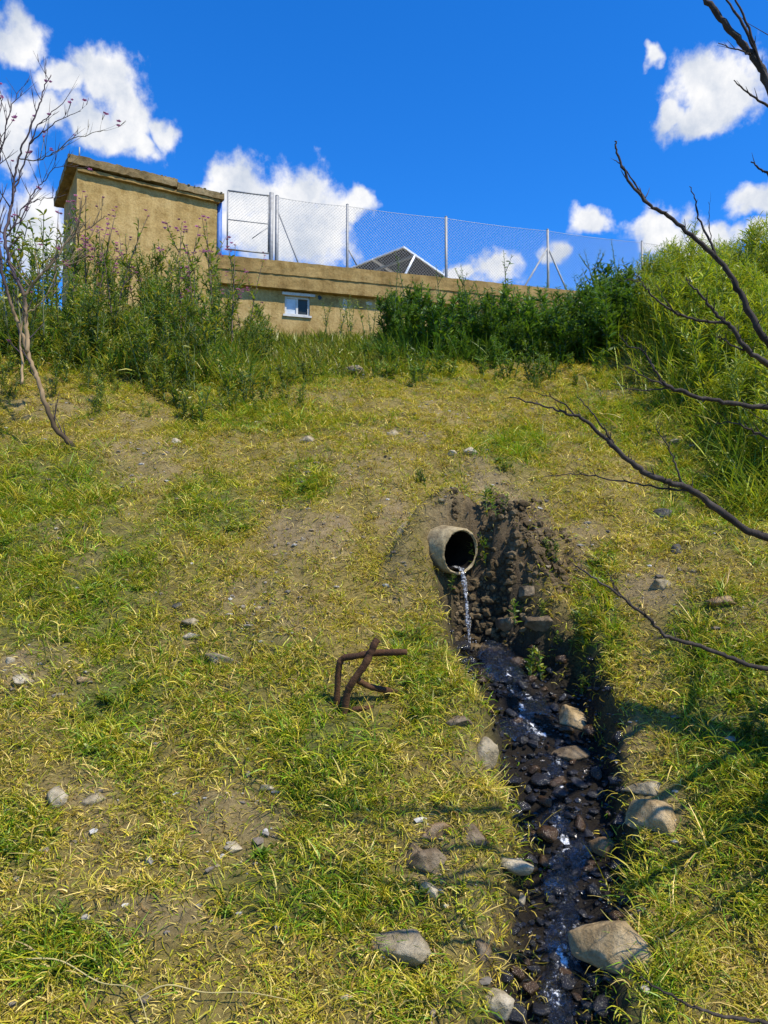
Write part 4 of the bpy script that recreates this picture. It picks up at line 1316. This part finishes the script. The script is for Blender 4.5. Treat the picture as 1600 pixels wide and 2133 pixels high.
limb([(1950,1300,T),(1800,1060,2.5),(1700,980,2.45),(1600,915,2.4),(1560,895,2.4),(1530,880,2.4),(1490,882,2.4)], .010, .002, .3,
     subs=[([(1650,945,2.4),(1600,885,2.38),(1565,860,2.37),(1545,845,2.37)], .003)])
limb([(1960,2250,T),(1760,2170,2.3),(1600,2130,2.1),(1510,2118,2.05),(1440,2095,2.02),(1380,2065,2.0),(1330,2035,2.0)], .010, .003, .2)
# upper crown out of the picture
for k in range(10):
    z0 = tpath[min(len(tpath) - 1, 14 + k * 2)]
    d = Vector((rpb.uniform(-.4, .8), rpb.uniform(-.9, .5), .9))
    pp = axis_pts(z0, d, rpb.uniform(.9, 1.6), Vector((0, 0, .3)), 8)
    if any(proj(np.array([(p + tb).x]), np.array([(p + tb).y]), np.array([(p + tb).z]))[0][0] < 1680 for p in pp if (p + tb).y > .3): continue
    rd = [.018 * (1 - .85 * i / 8) for i in range(9)]
    mbx = tube(pp, rd, 7); twiggy(mbx, pp, rd, rpb, .8, .6, .006, Vector((0, 0, .3)))
    mbx.build('branch', M['bark_dark'], tree)

# ------------------------------------------------------------------ dry flowering shrub at the left
sb = hit(150, 935)
YS = sb.y
shrub = empty('dry_shrub', sb, 'tall half bare shrub with tan stalks and pink flowers at the left edge', 'shrub')
rps = random.Random(9)
TAN = (.27, .19, .105); DKS = (.075, .055, .06); GRN = (.12, .13, .05)
flower_at = []
def stalk(pts, r0, r1, c0=TAN, c1=DKS, dens=.35, ln=.30, dy=0.0, name='stalk', fl=1):
    path = smooth_path([P(px, py, YS + dy + .05 * math.sin(py * .02)) - sb for px, py in pts], 5)
    path = [path[0]] + [p + Vector((rps.uniform(-1, 1), rps.uniform(-1, 1), rps.uniform(-1, 1))) * .008 for p in path[1:]]
    n = len(path)
    rad = [r0 + (r1 - r0) * i / (n - 1) for i in range(n)]
    mbx = MB(); tube(path, rad, 8, mb=mbx)
    zlo = P(0, 640, YS).z - sb.z
    V = mbx.v[-1]; t = sstep(zlo - .15, zlo + .25, V[:, 2])[:, None]
    mbx.c[-1] = (np.array(c0)[None] * (1 - t) + np.array(c1)[None] * t) * (.8 + .4 * np.random.default_rng(n).random((len(V), 1)))
    zd = P(0, 835, YS).z - sb.z
    td = (1 - sstep(zd - .12, zd + .10, V[:, 2]))[:, None]
    mbx.c[-1] = mbx.c[-1] * (1 - td) + np.array((.085, .06, .035))[None] * td
    o = mbx.build(name, M['bark_tan'], shrub)
    for i in range(2, n):
        if rps.random() < dens * 1.15:
            tw = MB()
            d = (path[i] - path[i - 1]).normalized()
            q = Vector((rps.uniform(-1, 1), rps.uniform(-.6, .6), rps.uniform(-.1, 1))).normalized()
            dd = (d * .7 + q * .75).normalized(); L = ln * rps.uniform(.35, 1)
            pp = axis_pts(path[i], dd, L, Vector((rps.uniform(-.5, .5), rps.uniform(-.5, .5), .35)), 5)
            r = min(.007, rad[i] * .7)
            tube(pp, [r * (1 - .7 * k / 5) for k in range(6)], 5, mb=tw, col=c1)
            if rps.random() < .6:
                for _ in range(2):
                    j = rps.randint(1, 4)
                    d2 = (pp[j] - pp[j - 1]).normalized() + Vector((rps.uniform(-1, 1), rps.uniform(-.5, .5), rps.uniform(0, 1))) * .7
                    p2 = axis_pts(pp[j], d2, L * rps.uniform(.25, .55), Vector((0, 0, .3)), 3)
                    tube(p2, [.003, .0025, .002, .0012], 4, mb=tw, col=c1)
                    flower_at.append(p2[-1])
            flower_at.append(pp[-1])
            tw.build('twig', M['bark_tan'], o)
    flower_at.append(path[-1])
stalk([(165,955),(148,925),(118,895),(98,850),(84,805),(70,770),(58,735),(48,700),(36,668),(22,630),(10,590),(2,545),(-4,500)], .024, .010, dens=.10)
stalk([(58,735),(56,690),(52,650),(50,622),(40,590),(24,560),(14,520),(12,480),(22,440),(26,410),(30,370),(42,320),(60,275),(80,225),(92,185),(106,155)], .020, .0035, dens=.30)
stalk([(50,622),(62,600),(82,575),(100,560),(125,525),(150,492),(175,480),(205,460),(222,450)], .013, .003, c1=(.20,.15,.09), dens=.45, ln=.28)
stalk([(150,492),(160,470),(172,430),(182,405)], .006, .002, c1=(.16,.12,.07), dens=.2)
stalk([(100,560),(130,552),(170,540),(200,522)], .006, .002, c1=(.24,.18,.10), dens=.3)
stalk([(26,410),(40,370),(62,300),(80,262),(110,235),(140,205)], .008, .0025, dens=.4, dy=.1)
stalk([(62,300),(95,270),(130,248),(168,232)], .006, .002, dens=.4, dy=.1)
stalk([(40,330),(75,335),(110,320),(150,290),(185,280),(220,272)], .006, .002, c1=(.15,.13,.09), dens=.5, dy=.15)
stalk([(-4,500),(-2,440),(-10,380),(2,320),(-2,260),(4,205)], .010, .003, dens=.5)
stalk([(2,540),(-30,450),(-20,360),(10,285),(18,240),(38,190)], .009, .003, dens=.5, dy=-.1)
stalk([(12,500),(35,460),(50,430),(85,415),(118,412)], .007, .002, dens=.5, dy=.05)
stalk([(20,480),(45,455),(70,400),(90,380),(115,350),(150,342)], .006, .002, dens=.5, dy=-.05)
stalk([(45,800),(46,760),(42,700),(50,640)], .012, .008, dens=.1)
stalk([(60,650),(75,640),(92,622),(104,605)], .006, .003, c1=(.3,.22,.13), dens=.2)
# upright green stems with leaves rising among the stalks
lv = MB(); gst = MB()
Bq = []; 
for k in range(11):
    px = rps.uniform(-10, 125); y0_ = rps.uniform(620, 700); y1_ = rps.uniform(430, 560)
    pth = smooth_path([P(px, y0_, YS + rps.uniform(0, .8)) - sb, P(px + rps.uniform(-10, 14), (y0_ + y1_) / 2, YS + .4) - sb, P(px + rps.uniform(-20, 30), y1_, YS + .4) - sb], 6)
    tube(pth, [.007 - .004 * i / len(pth) for i in range(len(pth))], 5, mb=gst, col=GRN)
    for p in pth[1:]:
        for _ in range(3): Bq.append(tuple(p))
    flower_at.append(pth[-1]); 
gst.build('green_stem', M['stem'], shrub)
n = len(Bq)
v, q = blades(np.array(Bq), rng.random(n) * 6.28, .05 + .05 * rng.random(n), .014 + .012 * rng.random(n), .4 + .8 * rng.random(n), .3 + rng.random(n), rng.normal(0, .3, n), 4, True, rng.normal(0, .4, n))
lv.add(v, q, np.repeat(np.array(GMD)[rng.integers(0, 4, n)], 10, 0)); lv.build('foliage', M['leaf'], shrub)
rps.shuffle(flower_at)
for t in flower_at[:38]:
    for _ in range(rps.randint(1, 3)):
        fm = MB()
        c = t + Vector((rps.uniform(-.02, .02), rps.uniform(-.02, .02), rps.uniform(-.02, .02))); m_ = 5; r = rps.uniform(.013, .025)
        azs = np.arange(m_) * 6.283 / m_ + rps.random()
        v, q = blades(np.tile(np.array(c), (m_, 1)), azs, np.full(m_, r), np.full(m_, r * .8), np.full(m_, rps.uniform(.5, 1.1)), np.full(m_, .4), np.zeros(m_), 3, True)
        fm.add(v, q, np.array((.48, .20, .38)) * rps.uniform(.6, 1.3))
        fm.build('flower', M['flower'], shrub)

# long pale dead stalks lying over the grass at the bottom left
for pts_, lab in (([(60,2022),(130,2045),(210,2062),(275,2092),(300,2128),(320,2190)], 'long pale dead grass stalk bending down at the bottom left corner'),
                  ([(285,2108),(350,2088),(430,2078),(520,2092),(600,2118)], 'long pale dead grass stalk lying level near the bottom left')):
    hp = [hit(a, b) for a, b in pts_]
    o0 = hp[0]
    path = smooth_path([p - o0 + Vector((0, -.02, .045 + .02 * math.sin(i * 2.1))) for i, p in enumerate(hp)], 6)
    o = tube(path, [.0030 * (1 - .6 * i / len(path)) for i in range(len(path))], 6, col=(.55, .45, .19)).build('dead_stalk', M['bark_tan'])
    o.location = o0
    tag(o, lab, 'stalk')

# ------------------------------------------------------------------ sun and sky
SUN_AZ = R(128); SUN_EL = R(56)
sdir = Vector((math.sin(SUN_AZ) * math.cos(SUN_EL), math.cos(SUN_AZ) * math.cos(SUN_EL), math.sin(SUN_EL)))
sl = bpy.data.lights.new('sun', 'SUN'); sl.energy = 5.0; sl.angle = R(.53); sl.color = (1, .915, .75)
so = bpy.data.objects.new('sun', sl); COL.objects.link(so); so.rotation_euler = sdir.to_track_quat('Z', 'Y').to_euler()
so.location = (6, -6, 12)

w = bpy.data.worlds.new('World'); SC.world = w; w.use_nodes = True
nt = w.node_tree; nt.nodes.clear()
wo = nt.nodes.new('ShaderNodeOutputWorld'); bg = nt.nodes.new('ShaderNodeBackground')
sky = nt.nodes.new('ShaderNodeTexSky'); sky.sky_type = 'NISHITA'; sky.sun_disc = False
sky.sun_elevation = SUN_EL; sky.sun_rotation = SUN_AZ; sky.altitude = 800; sky.air_density = 1.0; sky.dust_density = .3; sky.ozone_density = 3.0
tc = nt.nodes.new('ShaderNodeTexCoord'); sep = nt.nodes.new('ShaderNodeSeparateXYZ'); nt.links.new(tc.outputs['Generated'], sep.inputs[0])
def math_(op, a, b=None, c=None):
    m = nt.nodes.new('ShaderNodeMath'); m.operation = op
    for k, x in enumerate((a, b, c)):
        if x is None: continue
        if isinstance(x, (int, float)): m.inputs[k].default_value = x
        else: nt.links.new(x, m.inputs[k])
    return m.outputs[0]
az = math_('ARCTAN2', sep.outputs[0], sep.outputs[1]); el = math_('ARCSINE', sep.outputs[2])
cmb = nt.nodes.new('ShaderNodeCombineXYZ'); nt.links.new(az, cmb.inputs[0]); nt.links.new(el, cmb.inputs[1])
# clouds: clumps of soft lobes at their bearing and height in the sky, broken up by noise
def nz(scale, detail, rough, seed):
    n = nt.nodes.new('ShaderNodeTexNoise'); n.noise_dimensions = '4D'
    n.inputs['Scale'].default_value = scale; n.inputs['Detail'].default_value = detail; n.inputs['Roughness'].default_value = rough; n.inputs['W'].default_value = seed
    nt.links.new(cmb.outputs[0], n.inputs['Vector']); return n
warp = nz(13, 4, .55, 2.2)
wv = nt.nodes.new('ShaderNodeVectorMath'); wv.operation = 'MULTIPLY_ADD'
wv.inputs[1].default_value = (.11, .09, 0); nt.links.new(warp.outputs[1], wv.inputs[0])
nt.links.new(cmb.outputs[0], wv.inputs[2])
wv2 = nt.nodes.new('ShaderNodeVectorMath'); wv2.operation = 'SUBTRACT'; wv2.inputs[1].default_value = (.055, .045, 0); nt.links.new(wv.outputs[0], wv2.inputs[0])
LOBES = [(220,165,95,62),(275,225,72,58),(200,255,140,58),(80,235,110,50),(265,290,80,42),(20,75,65,55),(120,170,80,40),(60,480,90,110),(10,260,80,90),(340,270,40,40),
         (620,420,125,85),(530,415,88,78),(700,440,72,72),(640,500,150,70),(470,400,60,40),(560,480,130,70),(760,430,40,40),
         (1470,190,100,90),(1530,170,90,75),(1450,245,100,45),(1400,240,45,30),
         (1245,457,50,34),(1380,475,85,48),(1470,490,90,42),(1590,405,80,38),(1020,562,75,44),(960,580,40,25),(1150,520,34,34),
         (1350,118,26,26),(1640,470,90,40)]
mx = None
for (cx, cy, a, b) in LOBES:
    d = ray(cx, cy); d = d / np.linalg.norm(d)
    a0 = math.atan2(d[0], d[1]); e0 = math.asin(d[2])
    k = 1.0 / (FPX / math.cos(math.atan(math.hypot((cx - 800) / FPX, (cy - 1066) / FPX))) )
    sa = a * k / max(.3, math.cos(e0)); sb2 = b * k
    m1 = nt.nodes.new('ShaderNodeVectorMath'); m1.operation = 'MULTIPLY_ADD'
    m1.inputs[1].default_value = (1 / sa, 1 / sb2, 0); m1.inputs[2].default_value = (-a0 / sa, -e0 / sb2, 0)
    nt.links.new(wv2.outputs[0], m1.inputs[0])
    ln = nt.nodes.new('ShaderNodeVectorMath'); ln.operation = 'LENGTH'; nt.links.new(m1.outputs[0], ln.inputs[0])
    mx = ln.outputs['Value'] if mx is None else math_('MINIMUM', mx, ln.outputs['Value'])
dens = math_('SUBTRACT', 1.0, mx)
dens = math_('MAXIMUM', dens, -3.0)
n1 = nz(22, 9, .62, 5.1); n2 = nz(13, 6, .6, 8.7)
dens = math_('ADD', dens, math_('MULTIPLY_ADD', n1.outputs[0], 1.9, -.93))
# a scatter of other clouds over the rest of the sky
n3 = nz(2.6, 7, .6, 11.0)
mr = nt.nodes.new('ShaderNodeMapRange'); mr.interpolation_type = 'SMOOTHSTEP'
mr.inputs[1].default_value = -.05; mr.inputs[2].default_value = .55
nt.links.new(dens, mr.inputs[0])
# thickness darkens the middle to a soft grey blue
sh = nt.nodes.new('ShaderNodeMapRange'); sh.inputs[1].default_value = .42; sh.inputs[2].default_value = .62
nt.links.new(n2.outputs[0], sh.inputs[0])
ccol = nt.nodes.new('ShaderNodeMix'); ccol.data_type = 'RGBA'
ccol.inputs[6].default_value = (7.6, 7.6, 7.7, 1); ccol.inputs[7].default_value = (4.6, 5.1, 6.0, 1)
nt.links.new(sh.outputs[0], ccol.inputs[0])
hs = nt.nodes.new('ShaderNodeHueSaturation'); hs.inputs['Saturation'].default_value = 1.35; hs.inputs['Value'].default_value = 1.0
nt.links.new(sky.outputs[0], hs.inputs['Color'])
tint = nt.nodes.new('ShaderNodeMix'); tint.data_type = 'RGBA'; tint.blend_type = 'MULTIPLY'; tint.inputs[0].default_value = 1
nt.links.new(hs.outputs[0], tint.inputs[6]); tint.inputs[7].default_value = (.86, 1.46, 1.97, 1)
fin = nt.nodes.new('ShaderNodeMix'); fin.data_type = 'RGBA'
nt.links.new(mr.outputs[0], fin.inputs[0]); nt.links.new(tint.outputs[2], fin.inputs[6]); nt.links.new(ccol.outputs[2], fin.inputs[7])
nt.links.new(fin.outputs[2], bg.inputs[0]); bg.inputs[1].default_value = .1
nt.links.new(bg.outputs[0], wo.inputs[0])
w.cycles.sampling_method = 'MANUAL'; w.cycles.sample_map_resolution = 512

SC.view_settings.view_transform = 'Standard'; SC.view_settings.look = 'None'
SC.view_settings.exposure = .4; SC.view_settings.gamma = 1
SC.cycles.max_bounces = 6; SC.cycles.diffuse_bounces = 3; SC.cycles.glossy_bounces = 3; SC.cycles.transmission_bounces = 4; SC.cycles.transparent_max_bounces = 12
SC.cycles.sample_clamp_indirect = 6
